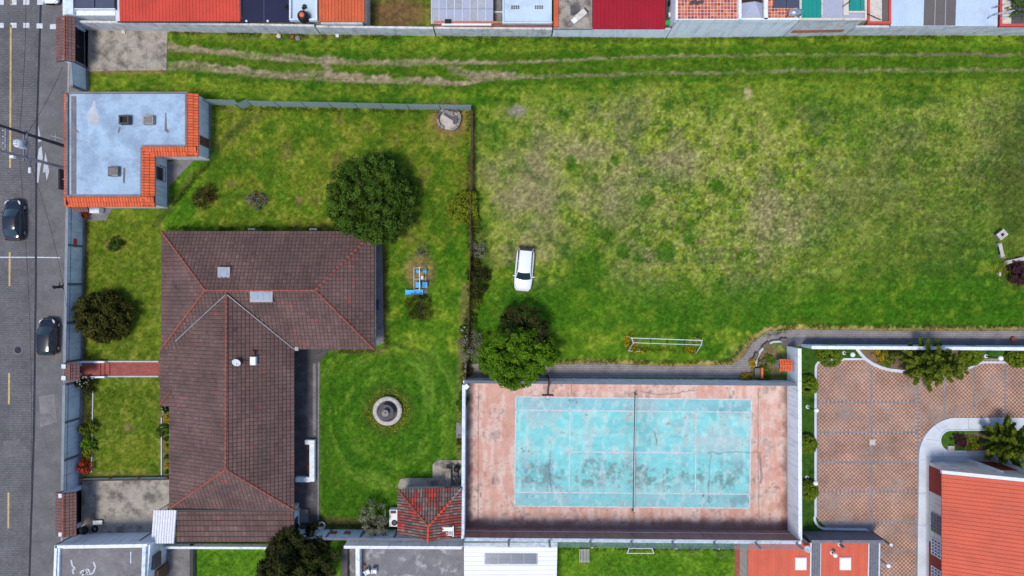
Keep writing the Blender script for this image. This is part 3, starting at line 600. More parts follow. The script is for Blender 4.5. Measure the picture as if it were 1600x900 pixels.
def tile_gable_y(root, x0, x1, y0, y1, ze, zr, xr, mat, ridge, tw=.3, th=.3, seed=1):
    rf = MB().box(xr - .04, xr + .04, y0, y1, zr - .3, zr - .02).build('roof', 'felt', root)
    tiles('roof_tile', mat, [(x0, y1, ze), (x0, y0, ze), (xr, y0, zr), (xr, y1, zr)], rf, tw, th, seed=seed)
    tiles('roof_tile', mat, [(x1, y0, ze), (x1, y1, ze), (xr, y1, zr), (xr, y0, zr)], rf, tw, th, seed=seed + 1)
    MB().tube([(xr, y0, zr + .05), (xr, y1, zr + .05)], .08, 8).build('ridge_cap', ridge, rf)
    return rf
def gate(name, label, px0, px1, py0, py1, pr, zr, gw, leafs, mat='tile_gate'):
    ze = zr - .45; a = W(px0, py0, ze); b = W(px1, py1, ze); r = W(pr, (py0 + py1) / 2, zr)
    cx = gw; root = empty(name, (cx, (a.y + b.y) / 2, 0), label, 'gate')
    tile_gable_y(root, a.x, b.x, b.y, a.y, ze, zr, r.x, mat, 'ridge_red', seed=int(px0 + py0))
    for yy in (a.y - .25, b.y + .25): MB().box(cx - .2, cx + .2, yy - .2, yy + .2, -.05, zr - .05).build('gate_pillar', 'wall_blue', root)
    MB().box(cx - .1, cx + .1, b.y + .46, a.y - .46, ze - .25, ze - .02).build('lintel', 'wood', root)
    n = leafs; y0 = b.y + .46; y1 = a.y - .46
    for k in range(n):
        ya = y0 + (y1 - y0) * k / n + .02; yb = y0 + (y1 - y0) * (k + 1) / n - .02
        lf = MB().box(cx - .03, cx + .03, ya, yb, .05, ze - .27).build('gate_leaf', 'metal_dark', root)
        for q in range(5): zz = .1 + (ze - .5) * q / 4; MB().box(cx + .03, cx + .06, ya, yb, zz, zz + .07).build('rail', 'metal_dark', lf)
        MB().box(cx + .03, cx + .07, yb - .12, yb - .06, .9, 1.25).build('handle', 'steel', lf)
    return root
gate('driveway_gate', 'wide dark metal gate under brown tiled roof at the rutted track', 88, 118, 27, 97, 101.5, 3.15, W(131, 60).x, 2)
gate('street_gate', 'small tiled gateway over the red brick path', 100, 125, 568, 594, 109.5, 2.95, W(127.5, 580).x, 1)
gate('driveway_gate', 'wide dark metal gate under brown tiled roof at the stained concrete yard', 87, 120, 769, 837, 99.5, 3.1, W(124.5, 800).x, 2)
# railing wall between front lawn and concrete yard
wl_ = wall('garden_wall', 'low pale wall topped with a dark rail beside stained concrete yard', W(131, 749.5), W(264, 747.5), .55, .15, 1, n=3, pil='clay_pot', mat='wall_white', cap='metal_dark', cap_w=0)
wall('boundary_wall', 'pale blue wall behind concrete yard, against the painted flat roof', W(112, 838), W(238, 831.5), 2.45, .2, -1, n=3, foot=None)
wall('boundary_wall', 'pale wall behind the small tree, between brown roof and red tiled hut', W(468, 826.5), W(724, 828.5), 2.35, .2, -1, n=5, cap='wall_slate')
# ---------------------------------------------------------------- flat-roofed house by the street
ZR = 3.2
root = empty('flat_roofed_house', W(215, 225)[:2] + (0,) if False else (*W(215, 225)[:2], 0), 'L-shaped house with pale blue flat roof edged in orange tiles', 'house')
def P2(l, z): return [W(*p, z)[:2] for p in l]
out = [(101, 145), (304, 145), (304, 240), (236, 240), (236, 319), (101, 319)]
MB().prism(P2(out, ZR), -.05, 2.75).build('wall', 'wall_white', root)
rf = MB().prism(P2([(104, 143), (294, 144), (294, 229), (223, 229), (223, 308), (104, 308)], ZR), 2.76, ZR - .1).build('roof', 'roof_blue', root)
def orow(a, b, w, zt, zb, side, seed):     # strip of orange tiles sloping outwards: a-b inner line (px at ZR)
    A = W(*a, zt); B = W(*b, zt); d = (B - A).normalized(); n = Vector((d.y, -d.x, 0)) * side
    A2 = A + n * w; B2 = B + n * w; A2.z = B2.z = zb
    tiles('edge_tile', 'tile_orange', [A2, B2, B, A], rf, .27, .48, seed=seed, lift=.04, arch=.05)
for (a, b, s, w, sd) in (((292, 145), (292, 243), -1, 1.0, 1), ((223, 228.5), (306, 228.5), 1, .95, 2), ((222, 228), (222, 322), -1, 1.1, 3), ((99, 307), (240, 307), 1, .98, 4), ((104, 145), (104, 320), 1, .38, 5)):
    orow(a, b, w, ZR + .06, ZR - .28, s, sd)
def parapet(a, b, h=.12, t=.16, mat='concrete_mid'): MB().obox(W(*a, ZR), W(*b, ZR), -t / 2, t / 2, ZR - .1, ZR + h).build('parapet', mat, rf)
for a, b in (((103, 145), (294, 145)), ((291, 147), (291, 228)), ((222, 228), (290, 228)), ((221.5, 230), (221.5, 306)), ((104, 306), (222, 306)), ((105.5, 148), (105.5, 304))): parapet(a, b)
MB().obox(W(112.5, 150, ZR), W(112.5, 303, ZR), -.12, .35, ZR - .1, ZR - .06).build('roof_gutter', 'concrete_mid', rf)
# roof boxes
def hatch(cx, cy, w, d, h, mat, hole):
    p = W(cx, cy, ZR + h); o = MB(); t = .14
    o.box(p.x - w / 2, p.x + w / 2, p.y - d / 2, p.y - d / 2 + t, ZR - .12, ZR + h); o.box(p.x - w / 2, p.x + w / 2, p.y + d / 2 - t, p.y + d / 2, ZR - .12, ZR + h)
    o.box(p.x - w / 2, p.x - w / 2 + t, p.y - d / 2 + t, p.y + d / 2 - t, ZR - .12, ZR + h); o.box(p.x + w / 2 - t, p.x + w / 2, p.y - d / 2 + t, p.y + d / 2 - t, ZR - .12, ZR + h)
    o = o.build('roof_vent', mat, rf); MB().box(p.x - w / 2 + t, p.x + w / 2 - t, p.y - d / 2 + t, p.y + d / 2 - t, ZR - .1, ZR + h - (.25 if hole else -.03)).build('vent_fill', 'metal_dark' if hole else 'concrete_mid', o)  # hollow vent: dark floor colour stands in for the shade inside
hatch(193, 186.5, .95, .85, .5, 'concrete_dark', True); hatch(231, 187, 1.0, .85, .35, 'concrete', False); hatch(176, 267.5, .95, .9, .4, 'concrete', False)
for pts in ([(135, 180), (140, 172), (146, 160), (147, 155), (149, 158), (150, 172), (155, 182), (154, 195), (146, 198), (138, 192)], [(112, 196), (124, 206), (123, 208), (111, 199)], [(258, 176), (260, 176), (261, 200), (265, 206), (262, 208), (257, 204)], [(186, 198), (189, 199), (186, 208), (184, 207)], [(193, 262), (196, 262), (195, 287), (192, 285)]):
    MB().prism(P2(pts, ZR - .1), ZR - .099, ZR - .092).build('mortar_patch', 'concrete_pale' if pts[0][0] == 135 else 'concrete_mid', rf)
# door canopy, step and windows with bars
c0 = W(112, 323, 2.5); c1 = W(139, 331, 2.3); tiles('canopy_tile', 'tile_gate', [(c0.x, c1.y, 2.3), (c1.x, c1.y, 2.3), (c1.x, c0.y, 2.55), (c0.x, c0.y, 2.55)], rf, .28, .3, seed=8)
p = W(147, 328, .9); MB().cbox((p.x, p.y, 0), .95, .6, .9).build('meter_box', 'wall_white', root)
ex = W(236, 275, ZR).x
for yy, zz, ww in ((275, 1.0, 1.2),):
    y = W(236, yy).y; wd_ = MB().box(ex - .02, ex + .04, y - ww / 2, y + ww / 2, zz, zz + 1.2).build('window', 'glass_dark', root)
    if yy == 275:
        m = MB()
        for k in range(7): m.tube([(ex + .35, y - .7 + k * .233, 1.0), (ex + .35, y - .7 + k * .233, 2.1)], .02, 6)
        for zq in (1.0, 1.55, 2.1): m.tube([(ex + .02, y - .7, zq), (ex + .35, y - .7, zq), (ex + .35, y + .7, zq), (ex + .02, y + .7, zq)], .025, 6)
        m.build('window_bars', 'metal_dark', wd_)
ex = W(304, 200, ZR).x
y = W(304, 225).y; dr = MB().box(ex - .02, ex + .05, y - .45, y + .45, .03, 2.1).build('door', 'wood', root); MB().cbox((ex + .07, y + .35, 1.0), .05, .05, .12).build('handle', 'steel', dr)
# ---------------------------------------------------------------- main brown-tiled house
root = empty('tiled_house', (-26, -6, 0), 'sprawling house with brown hipped tile roofs and reddish ridge caps', 'house')
X0, X1, Y0, Y1 = -33.87, -13.29, -5.93, 5.50; RX0, RX1, RY = -28.5, -18.26, -.215; ZE, ZT = 3.0, 5.6
MB().box(X0 + .6, X1 - .6, Y0 + .6, Y1 - .6, -.05, 2.86).build('wall', 'wall_cream', root)
MB().box(-33.0, -22.1, -21.0, Y0 + .58, -.05, 2.5).build('wall', 'wall_cream', root)
rf = MB().box(RX0 - .1, RX1 + .1, RY - .05, RY + .05, ZT - .5, ZT - .06).build('roof', 'felt', root)
def pal_house(r, i, j, p):
    k = 1 + r.gauss(0, .065); c = [k * 1.0, k, k]; t = r.random()
    if t < .01: c = [k * 1.55, k * .9, k * .85]
    elif t < .03: c = [k * 1.18, k * 1.16, k * 1.14]
    elif t < .05: c = [k * .78, k * .79, k * .8]
    q = (fbm(np.array([p.x * .55]), np.array([p.y * .55]), 12, 3)[0] - .5) * .5; return (c[0] * (1 + q), c[1] * (1 + q), c[2] * (1 + q))
def T(poly, seed): return tiles('roof_tile', 'tile_brown', poly, rf, .37, .37, gap=.035, rg=.05, lift=.05, seed=seed, palette=pal_house)
R1 = (RX0, RY, ZT); R2 = (RX1, RY, ZT)
T([(X0, Y0, ZE), (X1, Y0, ZE), R2, R1], 1); T([(X1, Y1, ZE), (X0, Y1, ZE), R1, R2], 2); T([(X0, Y1, ZE), (X0, Y0, ZE), R1], 3); T([(X1, Y0, ZE), (X1, Y1, ZE), R2], 4)
V = (-26.5, -.55, 5.62); E = (-26.58, -16.83, 5.62); LW = -33.3
T([(-21.0, -21.45, 3.0), (-21.0, -5.9, 3.0), V, E], 5); T([(LW, -5.9, 2.6), (LW, -21.45, 2.6), E, V], 6); T([(LW, -21.45, 2.6), (-21.0, -21.45, 3.0), E], 7)
sl = (5.62 - 2.6) / (26.5 - 33.3); zl = 2.6 + sl * 1.2
T([(LW - 1.15, -5.95, 2.6 + sl * 1.15), (LW - 1.15, -11.5, 2.6 + sl * 1.15), (LW + .02, -11.5, 2.61), (LW + .02, -5.95, 2.61)], 8)
MB().box(LW - .95, LW + .8, -11.2, -6.4, -.04, 2.0).build('wall', 'wall_cream', root)
def cap(a, b, mat='ridge_red', r=.1, up=.07):
    n = max(2, int((Vector(b) - Vector(a)).length / .45)); A = Vector(a); B = Vector(b); m = MB()
    for k in range(n):
        p = A.lerp(B, k / n); q = A.lerp(B, (k + 1.08) / n); u = Vector((0, 0, up)); m.tube([p + u, q + u * .85], [r * 1.08, r * .9], 8)
    o = m.build('ridge_cap', mat, rf, smooth=True); o['kind'] = 'stuff'
for a, b in ((R1, R2), ((X0, Y1, ZE), R1), ((X0, Y0, ZE), R1), ((X1, Y1, ZE), R2), ((X1, Y0, ZE), R2), (V, E), ((LW, -21.45, 2.6), E), ((-21.0, -21.45, 3.0), E)): cap(a, b)
cap((LW - 1.1, -11.4, 2.2), (LW + .2, -10.1, 2.75), r=.07)
def flash(a, b):
    A, B = Vector(a), Vector(b); MB().tube([A + Vector((0, 0, .09)), B + Vector((0, 0, .09))], .06, 6).build('valley_flashing', 'flashing', rf)
flash((-21.0, -5.9, 3.05), V); flash((-32.3, -5.1, 3.35), V)
g = W(464, 545, 3.0); MB().cbox((g.x, g.y, 2.85), .35, .35, .3).build('downpipe_head', 'flashing', rf)
def skylight(cx, cy, w, d, z, nx=1):
    p = W(cx, cy, z); o = MB().cbox((p.x, p.y, z - .35), w, d, .5).build('skylight', 'flashing', rf)
    for k in range(nx): MB().cbox((p.x - w / 2 + .22 + (w - .44) * (k + .5) / nx, p.y, z + .151), (w - .5) / nx - .04, d - .5, .03).build('pane', 'glass_light', o)
skylight(350.5, 426, 1.15, 1.05, 4.95); skylight(409, 462.5, 2.1, 1.15, 5.45, 3)
# dish, panel and vents on the roof
p = W(371, 565, 5.3); dish = MB().lathe([(.02, 0), (.2, .02), (.36, .1), (.4, .16), (.36, .13), (.2, .05), (.02, .03)], 0, 0, 20)
dish.v = [tuple(Matrix.Rotation(.5, 3, 'X') @ Vector(v) + Vector((p.x, p.y, 5.45))) for v in dish.v]
q = empty('satellite_dish', (p.x, p.y, 4.9), 'grey satellite dish standing on the brown tile roof', 'satellite dish'); dish.build('dish', 'metal_white', q, smooth=True); MB().tube([(p.x, p.y, 4.7), (p.x, p.y + .05, 5.5)], .04, 8).build('mast', 'metal_grey', q); MB().tube([(p.x, p.y - .1, 5.5), (p.x + .1, p.y - .45, 5.75)], .025, 6).build('feed_arm', 'metal_grey', q)
p = W(395, 564, 5.0); q = empty('water_heater', (p.x, p.y, 4.8), 'small white box beside the satellite dish on brown roof', 'heater'); MB().cbox((p.x, p.y, 4.55), .55, .8, .5).build('case', 'white_plastic', q, bevel=.04); MB().tube([(p.x - .25, p.y, 4.9), (p.x - 1.0, p.y, 5.15)], .035, 8).build('pipe', 'metal_rust', q); MB().cbox((p.x, p.y + .75, 4.55), .3, .35, .45).build('flue', 'metal_rust', q)
for cx in (394, 490):
    p = W(cx, 354, 2.4); c = MB().cbox((p.x, Y1 - .25, -.05), .7, 1.1, 2.65).build('chimney', 'concrete_mid', root); MB().cbox((p.x, Y1 - .25, 2.6), .5, .9, .03).build('chimney_lid', 'concrete_dark', c)
MB().box(X1 + .02, X1 + .16, Y0, Y1, ZE - .12, ZE + .0).build('gutter', 'concrete_dark', rf)
for yy in (430, 500): y = W(585, yy).y; w_ = MB().box(X1 - .62, X1 - .55, y - .8, y + .8, .9, 2.2).build('window', 'glass_dark', root); MB().box(X1 - .6, X1 - .5, y - .85, y + .85, .82, .9).build('sill', 'wall_white', w_)
for yy in (600, 660, 720): y = W(470, yy).y; w_ = MB().box(-22.12, -22.05, y - 1.0, y + 1.0, .1 if yy == 660 else .9, 2.2).build('window' if yy != 660 else 'door', 'glass_dark', root)
# lean-to with its own tiles and side wall
LZ0, LZ1 = 2.85, 2.35; a = W(273, 799, LZ0); b = W(461, 847, LZ1)
MB().box(a.x + .4, b.x - .3, b.y + .3, a.y - .02, -.04, 2.2).build('wall', 'wall_cream', root)
tiles('lean_to_tile', 'tile_brown', [(a.x, b.y, LZ1), (b.x, b.y, LZ1), (b.x, a.y, LZ0), (a.x, a.y, LZ0)], rf, .40, .56, gap=.02, rg=.1, lift=.08, seed=9, palette=pal_house)
MB().box(a.x, b.x + .5, a.y + .02, a.y + .2, LZ0 - .05, LZ0 + .09).build('gutter', 'metal_dark', rf)
sx = b.x - .28; MB().box(sx, sx + .1, W(0, 828).y, W(0, 794).y, -.04, 2.2).build('wall', 'wall_white', root); MB().box(sx + .1, sx + .14, W(0, 818).y, W(0, 801).y, .9, 1.9).build('window', 'glass_dark', root)
# corrugated white sheet beside it
a = W(240, 797, 3.0); b = W(276, 797, 3.0); c = W(272, 849, 2.8); d = W(236, 849, 2.8)
root = empty('metal_canopy', (*W(258, 822)[:2], 0), 'white corrugated metal canopy at the corner of the brown roof', 'canopy'); m = MB(); corrug(m, a, b, c, d, .24, .07); m.build('roof_sheet', 'metal_white', root)
for q in (a, b, c, d): x = q.x + (.2 if q in (a, d) else -.2); y = q.y + (-.2 if q in (a, b) else .2); MB().tube([(x, y, -.02), (x, y, 2.72)], .04, 8).build('post', 'metal_grey', root)
# ---------------------------------------------------------------- red tiled hut
root = empty('tiled_hut', (*W(671, 800)[:2], 0), 'small hut with patchy red and grey tiled hipped roof beside the court', 'hut')
ze, zt = 2.6, 4.0; A = W(621, 764, ze); B = W(721.5, 762, ze); C = W(720.5, 838, ze); D = W(621, 833, ze); AP = W(669.5, 822, zt); S0 = W(668.5, 846, zt)
MB().prism([(A.x + .5, A.y - .5), (B.x - .25, B.y - .5), (C.x - .25, C.y + .4), (D.x + .5, D.y + .4)], -.05, 2.45).build('wall', 'wall_cream', root)
rf = MB().cbox((AP.x, AP.y - .3, zt - .4), .1, .6, .3).build('roof', 'felt', root)
REDS = [sr(184, 70, 58), sr(140, 78, 68), sr(124, 104, 96), sr(108, 92, 88), sr(156, 66, 56), sr(134, 116, 108)]
def pal_hut(r, i, j, p):
    n = math.sin(p.x * 1.7 + 2) * math.sin(p.y * 1.3 + p.x * .6); k = r.random() * .6 + (n * .5 + .5) * .55
    c = REDS[0] if k > .86 else REDS[4] if k > .72 else REDS[1] if k > .6 else R.choice(REDS[2:4] + [REDS[5]]); q = r.uniform(.85, 1.1); return (c[0] * q, c[1] * q, c[2] * q)
tiles('roof_tile', 'tile_red', [B, A, AP], rf, .27, .42, gap=.05, lift=.05, arch=.06, seed=3, palette=pal_hut)
def fixz(p, z): return Vector((p.x, p.y, z))
tiles('roof_tile', 'tile_red', [A, D, S0, AP], rf, .27, .42, gap=.05, lift=.05, arch=.06, seed=4, palette=pal_hut)
tiles('roof_tile', 'tile_red', [C, B, AP, S0], rf, .27, .42, gap=.05, lift=.05, arch=.06, seed=5, palette=pal_hut)
def rcap(a, b, mat, r=.11):
    a, b = Vector(a), Vector(b); n = int((b - a).length / .4); m = MB()
    for k in range(n): m.tube([a.lerp(b, k / n) + Vector((0, 0, .1)), a.lerp(b, (k + 1.1) / n) + Vector((0, 0, .08))], [r, r * .85], 8)
    m.build('ridge_cap', mat, rf, smooth=True)['kind'] = 'stuff'
rcap(A, AP, 'ridge_red'); rcap(B, B.lerp(AP, .3), 'stone'); rcap(B.lerp(AP, .3), AP, 'ridge_bright'); rcap(S0, AP, 'ridge_bright')
dr = MB().cbox((W(650, 768).x, A.y - .52, 0.0), .9, .06, 2.0).build('door', 'wood', root); MB().cbox((W(650, 768).x + .35, A.y - .46, 1.0), .06, .08, .1).build('handle', 'steel', dr)
# white slatted crate left on the hut roof
p = W(699, 831, 3.35); root = empty('plastic_crate', (p.x, p.y, 3.2), 'white slatted crate lying on the red tiled hut roof', 'crate')
MB().cbox((p.x, p.y + .28, 3.2), 1.0, .36, .25).build('panel', 'white_plastic', root)
for k in range(5): MB().cbox((p.x - .45 + k * .2, p.y - .12, 3.1), .08, .42, .2).build('slat', 'white_plastic', root)
MB().cbox((p.x + .56, p.y + .05, 3.1), .1, 1.0, .32).build('side', 'white_plastic', root); MB().cbox((p.x - .02, p.y - .36, 3.05), .95, .07, .2).build('bar', 'white_plastic', root)
# things round the hut
p = W(614.5, 810, .9); root = empty('washing_machine', (p.x, p.y, 0), 'white washing tub against the west side of the hut', 'washing machine')
MB().cbox((p.x, p.y, -.03), .85, 1.7, .88).build('case', 'white_plastic', root, bevel=.04); MB().lathe([(.02, .86), (.22, .86), (.27, .9), (.3, .855)], p.x + .1, p.y - .45, 16).build('drum_lid', 'metal_dark', root); MB().cbox((p.x, p.y + .62, .85), .5, .25, .06).build('control_panel', 'metal_rust', root)
p = W(602.5, 805, 0); root = empty('clothes_line_pole', (p.x, p.y, 0), 'thin white pole lying low beside the small bare tree', 'pole'); MB().tube([(p.x, p.y - .65, .2), (p.x, p.y + .65, .2)], .03, 8).build('bar', 'metal_white', root)
for q in (-.6, .6): MB().tube([(p.x, p.y + q, -.05), (p.x, p.y + q, .2)], .03, 8).build('leg', 'metal_white', root)
p = W(701, 745, 0); root = empty('wash_trough', (p.x, p.y, 0), 'narrow concrete block with pump pipes on slab north of hut', 'trough')
MB().cbox((p.x, p.y, .02), .55, 2.1, .8).build('block', 'concrete', root, bevel=.03); m = MB()
m.tube([(p.x + .2, p.y + 1.0, .9), (p.x - .1, p.y + 1.45, 1.0), (p.x + .5, p.y + 1.6, 1.0), (p.x + .9, p.y + 1.2, .6), (p.x + 1.0, p.y, .04)], .05, 8); m.build('pipe', 'metal_dark', root, smooth=True)
MB().lathe([(.02, .7), (.3, .7), (.32, .03)], p.x + .85, p.y + .9, 16).build('pump_drum', 'metal_dark', root, smooth=True); MB().tube([(p.x + .6, p.y + .2, 1.2), (p.x + 1.0, p.y - 1.0, .05)], .03, 8).build('prop_bar', 'metal_white', root)
p = W(466, 815); root = empty('stone_step', (*W(476, 805)[:2], 0), 'grey concrete step block below the white wall of lean-to', 'step'); MB().cbox((*W(476, 805)[:2], .0), .9, 1.3, .35).build('block', 'concrete_mid', root, bevel=.03)
# terrace planter with pots
root = empty('planter_wall', (*W(485, 720)[:2], 0), 'white bracket-shaped low wall on the dark terrace', 'planter')
m = W(489, 718)
for a, b, t in (((490, 686), (490, 750), .5), ((479, 689), (487, 689), .45), ((464.5, 747), (487, 747), .5)): MB().obox(W(*a), W(*b), -t / 2, t / 2, .02, .62 + (.004 if a[0] < 489 else 0)).build('wall_panel', 'wall_white', root, bevel=.02)
# ---------------------------------------------------------------- fences
def mesh_fence(label, pts, h, net, postm, step=3.0, rail=True, name='wire_fence', base=None, r=.035, cap=None):
    P = [W(*p) for p in pts]; root = empty(name, (*P[0][:2], 0), label, 'fence')
    for a, b in zip(P[:-1], P[1:]):
        n = max(1, round((b - a).length / step))
        for k in range(n):
            q0 = a.lerp(b, k / n); q1 = a.lerp(b, (k + 1) / n); d = (q1 - q0).normalized(); nn = Vector((-d.y, d.x, 0)) * .006
            MB().obox(q0 + d * .04, q1 - d * .04, -.006, .006, .03, h - .03).build('mesh_panel', net, root)
            MB().tube([(q0.x, q0.y, -.1), (q0.x, q0.y, h + .04)], r, 8).build('post', postm, root)
            if rail: MB().tube([(q0.x, q0.y, h), (q1.x, q1.y, h)], r * .8, 6).build('rail', postm, root)
            if base: MB().obox(q0, q1, -.07, .07, -.05, .12).build('plinth', base, root)
    MB().tube([(P[-1].x, P[-1].y, -.1), (P[-1].x, P[-1].y, h + .04)], r, 8).build('post', postm, root)
    return root
mesh_fence('grey-green mesh fence along the grass strip with wheel ruts', [(397, 166), (520, 168.5), (640, 171), (738, 172.5)], 2.1, 'net_green', 'metal_grey')
mesh_fence('short grey-green mesh fence joining the flat-roofed house', [(330, 164), (379, 165)], 2.1, 'net_green', 'metal_grey')
fg = mesh_fence('open mesh gate leaf in the gap of the fence', [(379, 171), (398, 163)], 2.0, 'net_green', 'metal_grey', name='wire_gate')
mesh_fence('rusty mesh fence between the garden and the big field', [(738, 173), (737.5, 300), (736, 420), (733, 520), (729.5, 590)], 1.9, 'net_rust', 'metal_rust', base='wall_rust', step=3.6)
# ---------------------------------------------------------------- court walls, net, hoop
wall('court_wall', 'pale north wall of the tennis court along cobbled path', W(728, 590), W(1232, 594), 2.45, .2, -1, n=9, mat='wall_blue', pil='wall_blue', cap='wall_slate', cap_h=.03)
wall('court_wall', 'thin pale blue west wall of the tennis court beside the hut', W(727.5, 828), W(729, 596), 2.5, .22, 1, n=5, pil=None, cap='wall_blue')
wall('court_wall', 'broad white east wall of the tennis court beside the plaza', W(1229.5, 541), W(1230.5, 829), 2.7, .32, 1, n=6, mat='wall_white', cap='wall_white', pil=None, cap_w=.02)
sw = wall('court_wall', 'rust brown south wall of the tennis court with a white line', W(728, 823.5), W(1232, 828), 3.1, .25, -1, n=8, mat='wall_rust', cap='wall_white', pil=None, line=(1.1, 1.18, 'paint_white'))
a = W(728, 590); p = W(729, 604, 2.5); MB().cbox((p.x, p.y, 2.4), .42, .42, .25, math.radians(45)).build('pillar_cap', 'wall_white', [o for o in bpy.data.objects if o.get('label', '').startswith('thin pale blue west')][0])
# leaning posts with wire above the south wall
root = empty('ball_fence', (*W(1000, 835)[:2], 3.1), 'grey steel posts with pale netting on top of the rust wall', 'fence'); prev = None
for k, px in enumerate((724, 795, 858, 922, 986, 1050, 1115, 1180, 1244)):
    y = W(px, 824 + (px - 728) * .009 + 2.5).y; x = (px - 800) / S * (1 - 3.1 / H)
    MB().box(x - .09, x + .09, y - .07, y + .07, 2.9, 4.9).build('post', 'flashing', root)
    if prev: MB().obox((prev[0] + .08, prev[1]), (x - .08, y), -.006, .006, 3.2, 4.85).build('net_panel', 'net_pale', root)
    prev = (x, y)
root = empty('tennis_net', (*W(990, 706)[:2], 0), 'sagging dark tennis net with white band across the turquoise court', 'tennis net')
a, b = W(991, 614), W(988, 796)
for q in (a, b): MB().tube([(q.x, q.y, 0), (q.x, q.y, 1.1)], .06, 10).build('post', 'metal_dark', root)
n = 14
for k in range(n):
    z = lambda t: 1.05 - .2 * (4 * t * (1 - t)); q0, q1 = a.lerp(b, k / n), a.lerp(b, (k + 1) / n); z0, z1 = z(k / n), z((k + 1) / n)
    m = MB(); m.add([(q0.x, q0.y, .1), (q1.x, q1.y, .1), (q1.x, q1.y, z1), (q0.x, q0.y, z0)], [(0, 1, 2, 3)]); m.build('net_mesh', 'net_court', root)
m = MB(); m.tube([(a.lerp(b, k / n).x, a.lerp(b, k / n).y, 1.05 - .2 * (4 * k / n * (1 - k / n))) for k in range(n + 1)], .035, 6); m.build('top_band', 'paint_white', root)
p = W(855, 586.5); root = empty('basketball_hoop', (p.x, p.y, 0), 'rusty basketball post with arm over the court edge', 'basketball hoop'); q = W(856, 617, 3.3)
MB().tube([(p.x, p.y, -.05), (p.x, p.y, 2.9), (p.x, p.y - .35, 3.25), (q.x, q.y + .1, 3.35)], .09, 10).build('post', 'metal_rust', root, smooth=True)
MB().box(q.x - .55, q.x + .55, q.y - .03, q.y + .03, 2.9, 3.75).build('backboard', 'metal_rust', root); m = MB(); m.tube([(q.x + .23 * math.cos(t * math.pi / 8), q.y - .3 + .23 * math.sin(t * math.pi / 8), 3.05) for t in range(17)], .015, 6); m.build('ring', 'metal_dark', root)
# football goal on the field
root = empty('football_goal', (*W(1040, 538)[:2], 0), 'white football goal frame standing in the long grass', 'goal'); zt = 2.35
f0 = W(987, 528, zt); f1 = W(1097, 532, zt); r0 = W(989.5, 535.5, zt); r1 = W(1096, 539, zt); g0 = W(982, 548); g1 = W(1087, 552)
for q in (f0, f1): MB().tube([(q.x, q.y, -.05), (q.x, q.y, zt)], .06, 10).build('goal_post', 'metal_white', root)
for n_, a, b in (('crossbar', f0, f1), ('rear_bar', r0, r1), ('top_stay', f0, r0), ('top_stay', f1, r1), ('rear_stay', r0, Vector((g0.x, g0.y, .04))), ('rear_stay', r1, Vector((g1.x, g1.y, .04)))): MB().tube([a, b], .042 if n_ == 'crossbar' else .034, 8).build(n_, 'metal_white', root)
MB().tube([(g0.x, g0.y, .05), (*W(1002, 549)[:2], .05)], .04, 8).build('ground_bar', 'metal_white', root)
for t in (.26, .5, .75): MB().tube([f0.lerp(f1, t), r0.lerp(r1, t)], .05, 8).build('tie', 'metal_dark', root)
# swing set
root = empty('swing_set', (*W(655, 437)[:2], 0), 'white tube swing set with blue seats and a blue bench slide', 'swing set'); zt = 2.0
xa, xb = W(647, 0, 0).x, W(665.5, 0, 0).x; ya, ym, yb = W(0, 418.5, 0).y, W(0, 436, 0).y, W(0, 452.5, 0).y; xm = W(655.5, 0, zt).x
MB().tube([(xm, ya, zt), (xm, yb, zt)], .05, 8).build('top_beam', 'metal_white', root)
for y in (ya, yb):
    for x in (xa, xb): MB().tube([(x, y, -.05), (xm, y, zt)], .04, 8).build('leg', 'metal_white', root)
for x in (xa, xb): MB().tube([(x, ya, .08), (x, yb, .08)], .035, 8).build('ground_bar', 'metal_white', root)
for y in (ya, ym, yb): MB().tube([(xa, y, .1), (xb, y, .1)], .03, 8).build('cross_bar', 'metal_white', root)
for dx in (-.3, .3):
    for yy, sz in ((424, .26), (445.5, .5)):
        y = W(0, yy).y; x = xm + dx * 1.15; s = MB().cbox((x, y, .45), .5 if sz > .3 else .36, sz + .04, .07).build('seat', 'blue_plastic', root, bevel=.02)
        for q in (-.14, .14): MB().tube([(x + q, y, .5), (xm, y, zt)], .012, 6).build('chain', 'metal_white', s)
        if sz > .3: MB().cbox((x, y + .26, .5), .5, .05, .35).build('back', 'blue_plastic', s)
MB().cbox((xm + .12, W(0, 434).y, .8), .22, .35, .06).build('middle_seat', 'white_plastic', root)
root = empty('slide_bench', (*W(650, 457)[:2], 0), 'long sky-blue trough bench at the foot of the swing set', 'slide'); c0 = W(648, 456.6)
MB().cbox((c0.x, c0.y, .32), 1.8, .42, .06).build('bed', 'blue_plastic', root); 
for q in (-.21, .21): MB().cbox((c0.x, c0.y + q, .3), 1.82, .05, .16).build('side', 'blue_plastic', root)
for q in (-.75, .75): MB().cbox((c0.x + q, c0.y, -.03), .06, .36, .33).build('leg', 'metal_white', root)
MB().cbox((c0.x + 1.15, c0.y - .02, -.02), .45, .35, .1).build('end_block', 'concrete_mid', root)
